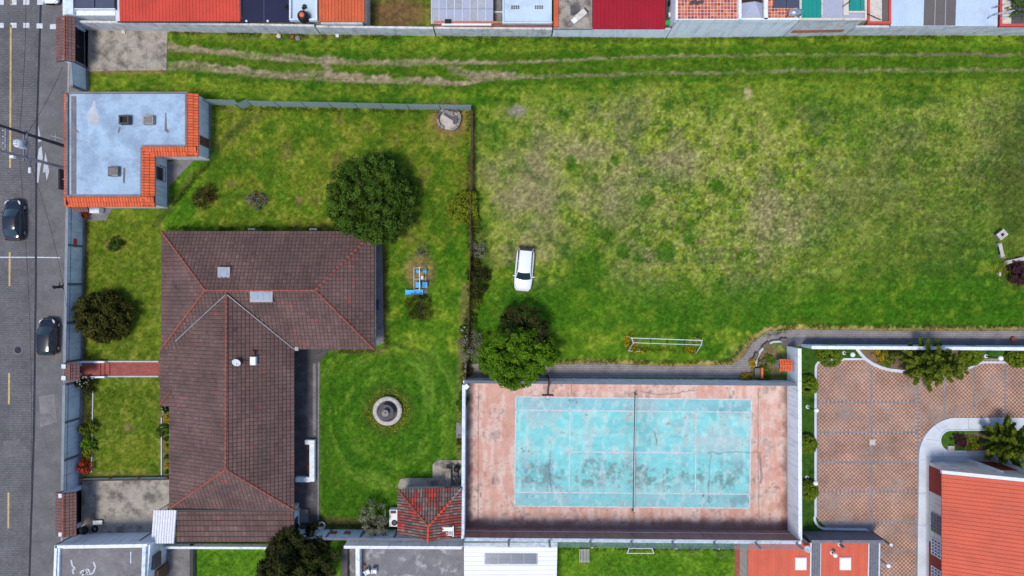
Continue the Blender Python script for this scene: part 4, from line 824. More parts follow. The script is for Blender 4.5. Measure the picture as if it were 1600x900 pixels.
# fountain
p = W(606.5, 641); root = empty('fountain', (p.x, p.y, 0), 'round grey stone fountain ringed with yellow flowers on mown lawn', 'fountain')
MB().lathe([(1.02, -.05), (1.42, -.05), (1.45, .5), (1.36, .58), (1.08, .58), (1.02, .5), (1.0, .12)], p.x, p.y, 40).build('rim', 'stone_pale', root, smooth=False)
MB().lathe([(.01, .1), (1.02, .1)], p.x, p.y, 32).build('basin', 'stone_dark', root)
MB().lathe([(.3, .1), (.22, .3), (.14, .8), (.2, .95), (.62, 1.12), (.78, 1.3), (.72, 1.3), (.55, 1.2), (.18, 1.1), (.02, 1.1)], p.x, p.y, 28).build('bowl', 'stone_dark', root, smooth=True)
MB().lathe([(.12, 1.08), (.09, 1.5), (.26, 1.62), (.34, 1.74), (.28, 1.72), (.06, 1.66), (.06, 1.95), (.01, 2.0)], p.x, p.y, 20).build('finial', 'stone', root, smooth=True)
for k in range(16):
    t0 = k / 16 * 6.283; t1 = (k + .94) / 16 * 6.283; m = MB(); m.prism([(p.x + r * math.cos(t), p.y + r * math.sin(t)) for r, t in ((1.1, t0), (1.35, t0), (1.35, (t0 + t1) / 2), (1.35, t1), (1.1, t1), (1.1, (t0 + t1) / 2))], .57, .615); m.build('rim_stone', 'stone_pale', root)
# round stone pit
p = W(702, 187.5); root = empty('stone_pit', (p.x, p.y, 0), 'round ruined stone pit half covered with slabs in fence corner', 'pit')
for ring, (r0, r1, z1, nn) in enumerate(((.98, 1.25, .55, 18),)):
    for k in range(nn):
        if k in (12, 13): continue
        t0 = k / nn * 6.283; t1 = (k + .93) / nn * 6.283; h = z1 + R.uniform(-.12, .08); a = r0 + R.uniform(-.05, .05); b = r1 + R.uniform(-.06, .06)
        MB().prism([(p.x + r * math.cos(t), p.y + r * math.sin(t)) for r, t in ((a, t0), (b, t0), (b, t1), (a, t1))], -.05, h).build('stone', 'stone' if R.random() < .6 else 'stone_dark', root)
MB().lathe([(.01, .06), (1.0, .06)], p.x, p.y, 24).build('pit_floor', 'stone_pale', root)
for k, (dx, dy, w, d, rz) in enumerate(((.1, .45, 1.7, .35, -.5), (.25, .12, 1.7, .3, -.55), (-.1, .75, 1.1, .25, -.4), (.62, -.1, .5, .8, .2))): MB().cbox((p.x + dx, p.y + dy, .3 + k * .02), w, d, .08, rz).build('cover_slab', 'stone_dark' if k % 2 else 'stone', root)
# stone table and benches by the east edge
p = W(1566.5, 366.5, .75); root = empty('stone_table', (p.x, p.y, 0), 'square grey stone table with dark inlay on the field', 'table'); rz = math.radians(38)
t_ = MB().cbox((p.x, p.y, .66), .95, .75, .09, rz).build('table_top', 'stone_pale', root, bevel=.015); MB().cbox((p.x, p.y, .75), .3, .26, .006, rz).build('inlay', 'metal_dark', t_)
for q in (-.28, .28): MB().cbox((p.x + q * math.cos(rz), p.y + q * math.sin(rz), -.05), .14, .5, .71, rz).build('leg', 'stone', root)
for label, a, b in (('grey stone bench next to the stone table', (1562.5, 381), (1567, 401)), ('grey stone bench beside the dark purple bush', (1575, 409.5), (1600, 404))):
    A, B = W(*a, .4), W(*b, .4); root = empty('stone_bench', (*((A + B) / 2)[:2], 0), label, 'bench', 'stone benches on the field')
    MB().obox(A, B, -.17, .17, .36, .44).build('seat', 'stone_pale', root, bevel=.015)
    for t in (.06, .94): q = A.lerp(B, t); MB().cbox((q.x, q.y, -.05), .42, .42, .41, math.atan2((B - A).y, (B - A).x)).build('leg', 'stone', root, bevel=.015)
p = W(1561, 428.5); root = empty('stone_block', (p.x, p.y, 0), 'small white block lying in yellow-flecked grass', 'block'); MB().cbox((p.x, p.y, -.04), .22, .38, .22, -.1).build('block', 'stone_pale', root, bevel=.02)
# ---------------------------------------------------------------- plants
LG = dict(
    dark=(sr(34, 56, 15), sr(86, 112, 38)), bright=(sr(46, 80, 12), sr(102, 138, 30)), brown=(sr(36, 38, 16), sr(82, 82, 32)), olive=(sr(58, 70, 20), sr(118, 132, 40)),
    yellow=(sr(78, 98, 22), sr(128, 136, 36)), grey=(sr(84, 86, 64), sr(136, 136, 112)), purple=(sr(44, 26, 30), sr(88, 58, 60)), pine=(sr(26, 32, 14), sr(68, 72, 32)), gold=(sr(120, 100, 20), sr(196, 160, 40)),
    conifer=(sr(34, 50, 12), sr(122, 134, 40)), red=(sr(120, 44, 24), sr(190, 80, 50)), topi=(sr(72, 96, 20), sr(120, 140, 38)), white=(sr(200, 200, 190), sr(235, 235, 230)), ylw=(sr(200, 150, 20), sr(235, 190, 40)))
def plant(name, label, cat, px, py, r, h, colour, n=60, per=60, leaf=.16, z0=None, group=None, seed=None, trunk=True, sq=(1, 1), lumps=.3, flowers=None, clump=.3, elong=1.6, flat=.8, lim=7, shell=False):
    """dome crown of leaf clumps on a stem and limbs; px, py where the crown's middle shows, r, h in metres"""
    zc = h * .55; b = W(px, py, zc); rng = np.random.default_rng(seed if seed is not None else int(px * 3 + py)); root = empty(name, (b.x, b.y, 0), label, cat, group)
    z0 = h * .25 if z0 is None else z0; C = []
    for k in range(n):
        t = rng.random() * 6.283; e = math.acos(1 - rng.random() * 1.15); rr = (.62 + .38 * rng.random() ** .5) if rng.random() < .8 else rng.random() * .6
        if shell: rr = .9 + .1 * rng.random()
        lob = 1 + lumps * (vnoise(np.array([t * 1.1 + 5]), np.array([e * 1.5]), int(px)) [0] - .5) * 1.6
        C.append((b.x + r * sq[0] * rr * lob * math.sin(e) * math.cos(t), b.y + r * sq[1] * rr * lob * math.sin(e) * math.sin(t), max(z0 * .6, z0 + (h - z0) * (.12 + .88 * rr * lob * math.cos(e)))))
    C = np.array(C); rad = clump * r ** .6 * rng.uniform(.7, 1.3, n); v, f, c = leafcloud(C, rad, per, leaf, *LG[colour], rng, elong=elong, flat=flat)
    np_mesh('crown', v, f, 'leaf', root, col=c)
    if trunk:
        tr = max(.03, r * .06); m = MB(); m.tube([(b.x, b.y, -.1), (b.x + .03 * r, b.y, h * .3), (b.x, b.y + .04 * r, h * .62)], [tr * 1.3, tr, tr * .6], 8); m.build('trunk' if r > 1.3 else 'stem', 'bark', root, smooth=True)
        for k in range(lim):
            q = C[int(rng.integers(n))]; m = MB(); m.tube([(b.x, b.y, h * .28), ((b.x * .45 + q[0] * .55), (b.y * .45 + q[1] * .55), h * .3 + (q[2] - h * .3) * .65), tuple(q)], [tr * .6, tr * .4, tr * .12], 6); m.build('limb', 'bark', root, smooth=True)
    if flowers:
        fc, fn = flowers; k = rng.integers(0, n, fn); q = C[k] + rng.normal(size=(fn, 3)) * r * .22; q[:, 2] = np.maximum(q[:, 2], .1) + .1
        v, f, c = leafcloud(q, np.full(fn, .05), 5, .1, *LG[fc], rng, elong=1.1); np_mesh('blossom', v, f, 'leaf', root, col=c)['kind'] = 'stuff'
    return root
plant('broadleaf_tree', 'large round dark green tree overhanging the brown roof corner', 'tree', 580, 311, 4.0, 6.3, 'dark', n=420, per=110, leaf=.15, sq=(1, 1.08), seed=5, clump=.18, lumps=.3)
plant('broadleaf_tree', 'bright green dense tree at the corner of the tennis court', 'tree', 807, 558, 3.5, 5.3, 'bright', n=380, per=110, leaf=.14, seed=8, sq=(1.02, .88), clump=.18, lumps=.35)
plant('thin_tree', 'grey-green sparse tree tangled behind the bright green tree', 'tree', 822, 514, 2.3, 4.6, 'pine', n=70, per=70, leaf=.17, seed=3, clump=.26, lim=16)
plant('round_shrub', 'large dark brownish shrub beside the pale blue street wall', 'shrub', 159, 496, 2.55, 3.2, 'brown', n=190, per=90, leaf=.16, seed=4, clump=.24)
plant('conifer', 'dark feathery conifer in the strip of lawn behind the brown roof', 'tree', 456, 884, 2.75, 5.5, 'pine', n=220, per=90, leaf=.2, elong=3.6, seed=6, clump=.27, lumps=.7, lim=18)
plant('thin_tree', 'small grey-green wispy tree by the pale wall near the hut', 'tree', 582, 813, 1.5, 3.0, 'grey', n=40, per=45, leaf=.11, seed=7, clump=.3, lim=14)
plant('round_shrub', 'brownish bare shrub just south of the blue slide', 'shrub', 657, 481, 1.4, 1.5, 'brown', n=46, per=40, leaf=.09, seed=9, clump=.28, lim=14)
plant('round_shrub', 'faint grey bare bush just north of the swing set', 'shrub', 661, 395, .75, 1.0, 'grey', n=16, per=26, leaf=.07, seed=10, lim=12)
plant('round_shrub', 'yellow-green shrub growing through the rusty fence', 'shrub', 725, 324, 1.5, 1.9, 'yellow', n=70, per=75, leaf=.13, seed=11)
plant('round_shrub', 'dark grey-green shrub against field side of fence, beside the white car', 'shrub', 746, 438, 1.15, 1.6, 'pine', n=44, per=60, leaf=.11, seed=12, sq=(.85, 1.35))
plant('round_shrub', 'small grey bush on fence line north of the dark shrub', 'shrub', 747, 388, .85, 1.2, 'grey', n=26, per=36, leaf=.09, seed=13, lim=10)
plant('thin_tree', 'bare grey bush on the fence line beside the bright green tree', 'shrub', 737, 542, 1.35, 2.2, 'grey', n=40, per=42, leaf=.1, seed=14, lim=20, sq=(1, 1.3))
plant('flower_bush', 'white-flowered bush on the fence line', 'shrub', 727, 517, .55, .8, 'dark', n=18, per=40, leaf=.09, seed=15, flowers=('white', 22))
plant('flower_bush', 'small green bush at the foot of the pale court wall', 'shrub', 722, 628, .7, 1.0, 'dark', n=24, per=50, leaf=.1, seed=16, sq=(.8, 1.2))
plant('flower_bush', 'orange-flowered plant by the slab at the court wall', 'plant', 718, 692, .35, .6, 'dark', n=10, per=30, leaf=.08, seed=17, flowers=('red', 9))
plant('flower_bush', 'twiggy shrub with orange leaves on garden lawn beside flat-roofed house', 'shrub', 320, 307, 1.15, 1.1, 'brown', n=36, per=42, leaf=.1, seed=18, lim=14, flowers=('red', 14))
plant('flower_bush', 'twiggy grey shrub on garden lawn north of the brown roof', 'shrub', 400, 314, 1.0, 1.0, 'grey', n=30, per=34, leaf=.09, seed=19, lim=14, flowers=('red', 6))
plant('round_shrub', 'small green bush on the front lawn behind the brick vent', 'shrub', 180, 383, .75, .9, 'dark', n=26, per=50, leaf=.1, seed=20)
plant('round_shrub', 'dark purple bush beside stone bench', 'shrub', 1595, 427, 1.05, 1.3, 'purple', n=60, per=70, leaf=.12, seed=21)
plant('flower_bush', 'bushy plant with white flowers beside the small street gate', 'shrub', 134, 600, .95, 1.3, 'pine', n=34, per=52, leaf=.11, seed=22, flowers=('white', 26), sq=(1.2, .9))
plant('flower_bush', 'bright green leafy bush in the bed by the street wall', 'shrub', 136, 669, .75, 1.0, 'olive', n=26, per=50, leaf=.12, seed=23)
plant('flower_bush', 'low mid-green bush in the bed by the street wall', 'shrub', 137, 694, .6, .8, 'bright', n=22, per=46, leaf=.11, seed=24)
plant('flower_bush', 'yellow-green bush next to red-leaved bush in the bed', 'shrub', 138, 706, .55, .8, 'yellow', n=20, per=46, leaf=.11, seed=25)
plant('flower_bush', 'red-leaved bush at the end of the street wall bed', 'shrub', 133, 730, .75, .9, 'red', n=24, per=40, leaf=.1, seed=26)
plant('flower_bush', 'white-flowered plant by the step in the brown roof edge', 'plant', 259, 637, .55, .8, 'pine', n=18, per=40, leaf=.09, seed=27, flowers=('white', 20))
plant('flower_bush', 'dark green bush in the bed against the brown house', 'shrub', 254, 671, .65, .9, 'dark', n=24, per=46, leaf=.1, seed=28)
plant('flower_bush', 'golden bush in narrow bed against the brown house', 'shrub', 260, 655, .45, .6, 'gold', n=14, per=36, leaf=.09, seed=29)
for k, (x, y) in enumerate(((259, 686), (259, 698), (260, 714), (260, 728), (260, 737))): plant('flower_bush', ['tiny dark tuft next to the dark green bush against the brown house', 'tiny golden tuft in the narrow bed, the nearer to the dark green bush', 'tiny dark tuft midway along the narrow bed by the house', 'tiny golden tuft in the narrow bed, the nearer to the yard wall', 'tiny dark tuft at the yard wall end of the narrow bed'][k], 'plant', x, y, .22, .3, 'gold' if k % 2 else 'dark', n=8, per=24, leaf=.07, group='bedding plants by the house', trunk=False)
m = MB(); m.obox(W(253, 652), W(253, 742), -.06, .06, -.05, .12); tag(m.build('bed_edging', 'concrete_pale'), 'pale edging strip of the bed along the brown house', 'edging'); m = MB(); m.obox(W(146, 612), W(143.5, 738), -.05, .05, -.05, .1); tag(m.build('bed_edging', 'concrete_pale'), 'pale edging strip of the bed along the street wall', 'edging')
for label, x, y, r in (('clipped round shrub in corner of the plaza beside lamp and curved bed', 1299, 556, 1.12), ('clipped round shrub against court wall nearest the curved kerb', 1264, 603, .95), ('clipped round shrub on grass strip between two lamps', 1263, 695, .9), ('clipped round shrub on grass strip by the lamp, farthest from orange shrine', 1264, 768, .95), ('clipped round shrub between spreading conifer and lamp', 1521, 556, 1.0), ('clipped round shrub by plaza wall beyond the lamp', 1593, 558, 1.0)):
    plant('topiary_shrub', label, 'shrub', x, y, r, 1.55, 'topi', n=190, per=70, leaf=.075, lumps=.0, clump=.17, z0=.2, shell=True, group='clipped round shrubs on the plaza lawn', lim=3)
def conifer(label, px, py, r, h, seed):
    b = W(px, py); rng = np.random.default_rng(seed); root = empty('plaza_conifer', (b.x, b.y, 0), label, 'tree'); C = []; rad = []
    m = MB(); m.tube([(b.x, b.y, -.1), (b.x, b.y, h * .95)], [.16, .03], 8); m.build('trunk', 'bark', root, smooth=True)
    L = 15
    for k in range(L):
        z = .6 + (h - .8) * k / L; rr = r * (1 - k / L) ** .6 * rng.uniform(.85, 1.1); nb = max(4, int(8 * (1 - k / L) + 3)); t0 = rng.random() * 6
        for q in range(nb):
            t = t0 + q * 6.283 / nb + rng.normal() * .12; ln = rr * rng.uniform(.6, 1.3); tip = (b.x + ln * math.cos(t), b.y + ln * math.sin(t), z + .25 * ln)
            if q % 2 == 0: m = MB(); m.tube([(b.x, b.y, z), tip], [.04, .01], 5); m.build('limb', 'bark', root)
            for s in np.linspace(.3, 1, max(2, int(ln / .28))): C.append((b.x + (tip[0] - b.x) * s, b.y + (tip[1] - b.y) * s, z + (tip[2] - z) * s)); rad.append(.30 * (1.25 - .7 * s))
    v, f, c = leafcloud(C, rad, 44, .13, *LG['conifer'], rng, elong=2.6, flat=.7, up=.8); np_mesh('crown', v, f, 'leaf', root, col=c); return root
conifer('spreading bright conifer in the curved bed behind the plaza wall', 1431, 563, 2.25, 8.0, 31); conifer('bright conifer in the island bed beside the salmon-roofed building', 1553, 686, 2.0, 7.0, 32)
plant('round_shrub', 'low yellow shrub in the curved bed beside the conifer', 'shrub', 1374, 556, .6, .7, 'gold', n=22, per=46, leaf=.09, seed=41); plant('round_shrub', 'low olive shrub in the curved bed beside the conifer', 'shrub', 1386, 558, .85, .9, 'olive', n=28, per=46, leaf=.1, seed=42)
plant('round_shrub', 'round dark purple shrub in the island bed', 'shrub', 1500, 687, .72, .8, 'purple', n=30, per=50, leaf=.09, seed=43); plant('round_shrub', 'round golden-edged shrub in the island bed', 'shrub', 1519, 693, .75, .7, 'yellow', n=30, per=50, leaf=.09, seed=44, flowers=('ylw', 26))
plant('round_shrub', 'dark bush behind the red trimmed wall at the end of the row', 'shrub', 1588, 12, 1.7, 2.6, 'dark', n=60, per=60, leaf=.14, seed=45)
for k, (label, x, y, r_, cl) in enumerate((('low olive scrub on the fence line between grey bush and yellow-green shrub', 742, 352, .8, 'olive'), ('low olive scrub on the fence line just south of the dark shrub', 741, 476, .9, 'olive'), ('dark scrub on the fence line beside the white-flowered bush', 736, 503, .8, 'dark'), ('small brown scrub on the fence line midway to the small grey bush', 745, 412, .7, 'brown'), ('low scrub where the fence meets the court wall', 731, 577, .6, 'brown'))):
    plant('fence_scrub', label, 'shrub', x, y, r_, .9, cl, n=22, per=40, leaf=.09, seed=60 + k, lim=8, sq=(.8, 1.3), group='scrub along the rusty fence')
def long_grass(lines, dens, seed, h0=.12, h1=.32, w=5):
    rng = np.random.default_rng(seed); P = []
    for pts in lines:
        for (x0, y0), (x1, y1) in zip(pts[:-1], pts[1:]):
            n = int(math.hypot(x1 - x0, y1 - y0) / S * dens); t = rng.random(n); P.append(np.c_[x0 + (x1 - x0) * t + rng.normal(size=n) * w * .4, y0 + (y1 - y0) * t + rng.normal(size=n) * w * .4])
    P = np.concatenate(P); keep = vnoise(P[:, 0] / S * 1.2, P[:, 1] / S * 1.2, 9) > .38; P = P[keep]; n = len(P); c = lawn_colour(P[:, 0], P[:, 1]); B = 5
    bx = np.repeat((P[:, 0] - 800) / S, B) + rng.normal(size=n * B) * .04; by = np.repeat((450 - P[:, 1]) / S, B) + rng.normal(size=n * B) * .04; t = rng.random(n * B) * 6.283; hh = rng.uniform(h0, h1, n * B); wd_ = rng.uniform(.015, .035, n * B); ln = hh * rng.uniform(.3, .9, n * B); z = np.full(n * B, -.04)
    v = np.stack([np.stack([bx - np.sin(t) * wd_, by + np.cos(t) * wd_, z], 1), np.stack([bx + np.sin(t) * wd_, by - np.cos(t) * wd_, z], 1), np.stack([bx + np.cos(t) * ln, by + np.sin(t) * ln, hh], 1)], 1).reshape(-1, 3)
    k = rng.random(n * B)[:, None]; cc = (np.array(sr(60, 90, 24)) * (1 - k) + np.array(sr(128, 136, 56)) * k) * .6 + np.repeat(c, B, 0) * .4
    tag(np_mesh('long_grass', v, np.arange(n * B * 3).reshape(-1, 3), 'blade', col=cc), 'taller uncut grass along the feet of walls and fences', 'grass', kind='stuff')
long_grass([[(268, 50), (400, 53), (520, 58), (660, 59.5), (862, 61), (1000, 63), (1200, 61), (1300, 59), (1600, 59)], [(335, 168), (520, 172), (736, 176)], [(741, 178), (739, 420), (736, 560)], [(733, 178), (732, 420), (727, 560)], [(136, 350), (133, 560)], [(140, 600), (137, 740)], [(865, 564), (1050, 567), (1140, 565), (1170, 533), (1240, 510), (1600, 510)], [(985, 530), (985, 545), (1090, 548)], [(330, 250), (265, 325)], [(880, 856), (1145, 857)], [(722, 590), (719, 715)], [(604, 395), (604, 540)], [(255, 357), (500, 357)], [(500, 822), (600, 824)], [(500, 550), (590, 548)]], 26, 12)
# loose yellow flowers (uncountable)
def flowers(label, spots, n, seed, col='ylw'):
    rng = np.random.default_rng(seed); C = []
    for (x, y, rx, ry, w) in spots:
        for k in range(int(n * w)):
            t = rng.random() * 6.283; q = rng.random() ** .5; p = W(x + rx * q * math.cos(t), y + ry * q * math.sin(t)); C.append((p.x, p.y, rng.uniform(.08, .3)))
    v, f, c = leafcloud(C, np.full(len(C), .06), 6, .07, *LG[col], rng, elong=1.1); k = rng.random(len(f)) < .45; c[k] = np.array(sr(70, 96, 26)); tag(np_mesh('wildflowers', v, f, 'leaf', col=c), label, 'flowers', kind='stuff')
flowers('yellow wildflowers growing round the football goal', [(985, 533, 12, 14, 1), (1078, 547, 10, 6, .5), (1002, 548, 14, 4, .3), (1090, 530, 8, 4, .2)], 130, 3)
rng = np.random.default_rng(5); sp = [(606.5 + 29 * math.cos(t), 641 + 29 * math.sin(t), 6, 6, .1) for t in np.linspace(0, 6.2, 22)]
flowers('ring of low yellow flowers round the stone fountain', sp, 75, 6)
flowers('yellow flecks of wildflowers beside the stone benches', [(1572, 420, 26, 18, 1)], 60, 8)
# ---------------------------------------------------------------- plaza
def arc(cx, cy, r, a0, a1, n=10, ry=None): return [(cx + r * math.cos(math.radians(a0 + (a1 - a0) * k / n)), cy - (ry or r) * math.sin(math.radians(a0 + (a1 - a0) * k / n))) for k in range(n + 1)]
plz = sheet('plaza', [(1273, 572)] + arc(1284, 572, 11, 180, 90, 5) + [(1700, 560), (1700, 672), (1440, 990), (1355, 990), (1355, 832), (1290, 824), (1273, 806)], .02, 'paving_strip')
def panel(x0, x1, y0, y1): sheet('paving_panel', [(x0, y0), (x1, y0), (x1, y1), (x0, y1)], .032, 'paving', parent=plz, depth=.03)
rows = [(568, 626.8), (629.6, 674), (676.6, 721), (723.6, 766.8), (769.4, 814)]
for a, b in rows: panel(1278.5, 1359.7, a if a > 570 else 563, b); panel(1362.6, 1432.4, a, b)
panel(1363, 1431, 816.4, 861); panel(1376, 1430, 863.6, 990)
for a, b in ((1435.2, 1474), (1476.6, 1520.5), (1523, 1568.6), (1571, 1690)): panel(a, b, 563, 653 if a > 1460 else 690)
MB().cbox((*W(1363, 691)[:2], .032), .58, .58, .012).build('drain_cover', 'stone_pale', plz)
def kerbline(name, pts, w, h, mat, label=None, parent=None):
    m = MB(); P = [W(*p) for p in pts]
    n = len(P); L = []; Rr = []
    for i, p in enumerate(P):
        d = (P[min(i + 1, n - 1)] - P[max(i - 1, 0)]); d.z = 0; d.normalize(); q = Vector((-d.y, d.x, 0)) * w / 2; L.append(p + q); Rr.append(p - q)
    vs = []
    for i in range(n): vs += [(L[i].x, L[i].y, h), (Rr[i].x, Rr[i].y, h), (Rr[i].x, Rr[i].y, -.05), (L[i].x, L[i].y, -.05)]
    fs = []
    for i in range(n - 1):
        a = i * 4; b = a + 4; fs += [(a, a + 1, b + 1, b), (a + 1, a + 2, b + 2, b + 1), (a + 3, a, b, b + 3)]
    fs += [(3, 2, 1, 0), (n * 4 - 4, n * 4 - 3, n * 4 - 2, n * 4 - 1)]
    m.add(vs, fs); o = m.build(name, mat, parent); 
    if parent is None: o['kind'] = 'structure'
    return o
kerbline('kerb', [(1317, 562), (1284, 562)] + arc(1286, 575, 12, 100, 180, 6) + [(1273.5, 592), (1273.5, 806)] + arc(1290, 808, 18, 180, 265, 7) + [(1353, 827), (1358, 832)], .22, .13, 'walk_white')
kerbline('kerb', [(1338, 545)] + [(1345, 554), (1352, 561), (1362, 568), (1375, 574), (1390, 578), (1410, 580), (1440, 582)], .3, .14, 'walk_white'); kerbline('kerb', [(1317, 561), (1352, 561)], .2, .12, 'walk_white'); kerbline('kerb', [(1500, 580), (1534, 566), (1585, 566), (1600, 568), (1700, 568)], .22, .12, 'walk_white')
sheet('lawn_strip', [(1251, 541), (1338, 541), (1349, 560), (1284, 561)] + arc(1286, 575, 12.5, 100, 180, 5) + [(1273, 806)] + arc(1290, 808, 17.5, 180, 265, 5) + [(1352, 827), (1356, 836), (1250, 836)], .045, M['lawn'] if False else 'grass_plain') if 'grass_plain' in M else None
bed = sheet('flower_bed', [(1339, 541), (1346, 553), (1353, 560), (1363, 567), (1376, 573), (1391, 577), (1440, 581), (1500, 579), (1533, 565), (1533, 541)], .05, 'earth')
# pale walk and island bed
wk = sheet('white_walk', [(1700, 652.5), (1495, 652.5)] + arc(1496, 713, 61, 95, 178, 12) + [(1431.5, 990), (1449, 990), (1452, 724), (1458, 716), (1700, 716)], .13, 'walk_white', depth=.2)
for a, b in (((1512, 653), (1512, 671)), ((1559, 653), (1559, 671)), ((1459, 664), (1470, 675)), ((1437, 718), (1450, 718)), ((1433, 770), (1449, 770)), ((1433, 820), (1449, 820)), ((1446, 686), (1468, 688)), ((1472, 704), (1472, 716)), ((1545, 704), (1545, 716))): MB().obox(W(*a), W(*b), -.012, .012, .13, .133).build('joint', 'concrete_mid', wk)
isl = sheet('island_lawn', arc(1484, 688, 16, 90, 270, 10) + [(1700, 704), (1700, 672)], .16, 'turf', depth=.1); sheet('island_soil', [(1506, 676), (1590, 675), (1590, 703), (1506, 703)], .168, 'earth', parent=isl, depth=.02); kerbline('kerb', [(1700, 671.5)] + arc(1484, 688, 16.5, 90, 270, 12) + [(1700, 704.5)], .14, .2, 'walk_white')
p = W(1483, 699.5); tag(MB().cbox((p.x, p.y, .16), .6, .52, .25).build('stone_box', 'stone_pale', bevel=.02), 'cream square box at the edge of island bed', 'box')
wall('plaza_wall', 'white topped wall between the asphalt path and the plaza', W(1252, 537.5), W(1690, 540.5), 2.4, .28, -1, n=7, mat='wall_blue', pil=None, cap='wall_white', cap_w=.02)
wall('plaza_wall', 'dark slate wall at the south end of the plaza lawn', W(1250, 829.5), W(1359, 829.5), 2.7, .22, -1, n=3, mat='wall_slate', pil=None, cap='metal_grey')
def lamp(label, bx, by, h, gr=.24, zb=0, grp='globe lamps on the plaza', arm=None):
    p = W(bx, by, zb); root = empty('globe_lamp', (p.x, p.y, zb), label, 'lamp', grp)
    MB().lathe([(.2, zb - .05), (.2, zb + .08), (.08, zb + .14)], p.x, p.y, 14).build('base', 'metal_white', root); MB().tube([(p.x, p.y, zb), (p.x, p.y, zb + h)], [.055, .035], 10).build('post', 'metal_dark', root); MB().ball((p.x, p.y, zb + h + gr * .9), gr, 9).build('globe', 'globe', root, smooth=True)
lamp('white globe lamp beside the corner topiary shrub', 1318.5, 551.5, 1.65); lamp('white globe lamp on grass strip between the two northern clipped shrubs', 1261.5, 635.5, 1.9); lamp('white globe lamp against the clipped shrub by the plaza lawn bend', 1260.5, 746, 1.9); lamp('white globe lamp between two clipped shrubs by the plaza wall', 1540, 556.5, 2.0)
lamp('white globe lamp standing at the corner of the red roofs', 1365.5, 867, 2.55, .22, grp=None)
lamp('white globe lamp rising from the grey strip between two red roofs', 1299.5, 863, .55, .22, zb=2.7, grp=None)
# salmon-roofed building
root = empty('salmon_roofed_building', (*W(1540, 800)[:2], 0), 'large building with ribbed salmon gable roof and white gutter', 'building'); wx = W(1451, 0).x; wy = W(0, 721.5).y; z0 = 3.5; slope = .5
ex = W(1471.5, 760, z0).x; rx = wx + 13; m = MB(); ze = lambda x: z0 + (x - ex) * slope
m.add([(wx, wy, -.05), (wx + 26, wy, -.05), (wx + 26, wy, z0 + .2), (rx, wy, ze(rx) - .2), (wx, wy, ze(wx) - .2)], [(4, 3, 2, 1, 0)])
m.add([(wx, wy, -.05), (wx, wy, ze(wx) - .2), (wx, -45, ze(wx) - .2), (wx, -45, -.05)], [(0, 1, 2, 3)]); m.build('wall', 'wall_cream', root)
ry = W(0, 740, z0).y; m = MB(); corrug(m, (ex, -46, z0), (ex, ry, z0), (rx, ry, ze(rx)), (rx, -46, ze(rx)), .38, .06); rf = m.build('roof', 'roof_salmon', root); m = MB(); corrug(m, (rx + 13, -46, z0), (rx + 13, ry, z0), (rx, ry, ze(rx)), (rx, -46, ze(rx)), .38, .06); m.build('roof_slope', 'roof_salmon', rf)
a = Vector((ex - .05, ry + .02, z0 + .05)); b = Vector((rx, ry + .02, ze(rx) + .05)); m = MB()
m.hexa([(a.x, a.y, a.z - .2), (b.x, a.y, b.z - .2), (b.x, a.y + .32, b.z - .2), (a.x, a.y + .32, a.z - .2), (a.x, a.y, a.z + .08), (b.x, a.y, b.z + .08), (b.x, a.y + .32, b.z + .08), (a.x, a.y + .32, a.z + .08)]); m.build('gutter', 'metal_white', rf)
for y0, y1, mt in ((727, 766, 'brick_red'), (845, 990, 'brick_red')): MB().box(wx - .05, wx, W(0, y1).y, W(0, y0).y, .0, 3.2).build('red_wall_panel', mt, root)
for y0, y1 in ((797, 825), (836, 861), (880, 905)):
    ya, yb = W(0, y1).y, W(0, y0).y; w_ = MB().box(wx - .06, wx - .02, ya, yb, .6, 2.6).build('window', 'glass_dark', root); m = MB()
    for k in range(6): y = ya + (yb - ya) * k / 5; m.box(wx - .1, wx - .06, y - .04, y + .04, .6, 2.6)
    for k in range(5): z = .6 + 2 * k / 4; m.box(wx - .1, wx - .061, ya, yb, z - .04, z + .04)
    m.build('window_grid', 'wall_white' if y0 > 800 else 'metal_grey', w_)
for xa, xb in ((1514, 1552),): MB().box(W(xa, 0).x, W(xb, 0).x, wy, wy + .05, -.03, 3.4).build('door', 'brick_red', root); MB().box(W(xa - 3, 0).x, W(xa, 0).x, wy, wy + .35, -.03, 5).build('pilaster', 'wall_grey', root); MB().box(W(xb, 0).x, W(xb + 3, 0).x, wy, wy + .35, -.03, 6).build('pilaster', 'wall_grey', root)
MB().box(wx + .3, wx + 1.6, wy, wy + .06, -.02, 3.2).build('corner_panel', 'wall_grey', root)
sheet('building_apron', [(1446, 712), (1700, 712), (1700, 730), (1456, 730), (1456, 990), (1446, 990)], .14, 'concrete_pale')
# shrine corner
root = empty('garden_shrine', (*W(1225, 571)[:2], 0), 'little orange tiled roof shrine standing in the corner garden', 'shrine'); z = 1.75
a = W(1217, 561, z); b = W(1237, 580, z); MB().box(a.x + .3, b.x - .15, b.y + .25, a.y - .25, -.05, 1.6).build('body', 'wall_grey', root); ym = (a.y + b.y) / 2
rf = MB().box(a.x + .1, b.x - .1, ym - .03, ym + .03, z - .1, z + .14).build('roof', 'felt', root)
tiles('roof_tile', 'tile_orange', [(a.x, b.y, z), (b.x, b.y, z), (b.x, ym, z + .25), (a.x, ym, z + .25)], rf, .26, .3, lift=.04, arch=.05, seed=21); tiles('roof_tile', 'tile_orange', [(b.x, a.y, z), (a.x, a.y, z), (a.x, ym, z + .25), (b.x, ym, z + .25)], rf, .26, .3, lift=.04, arch=.05, seed=22); MB().tube([(a.x, ym, z + .32), (b.x, ym, z + .32)], .06, 8).build('ridge_cap', 'orange_plastic', rf)
kerbline('garden_edging', [(1179, 572), (1180.5, 560), (1186, 549), (1195, 539), (1206, 534), (1220, 533)], .2, .35, 'concrete_pale')
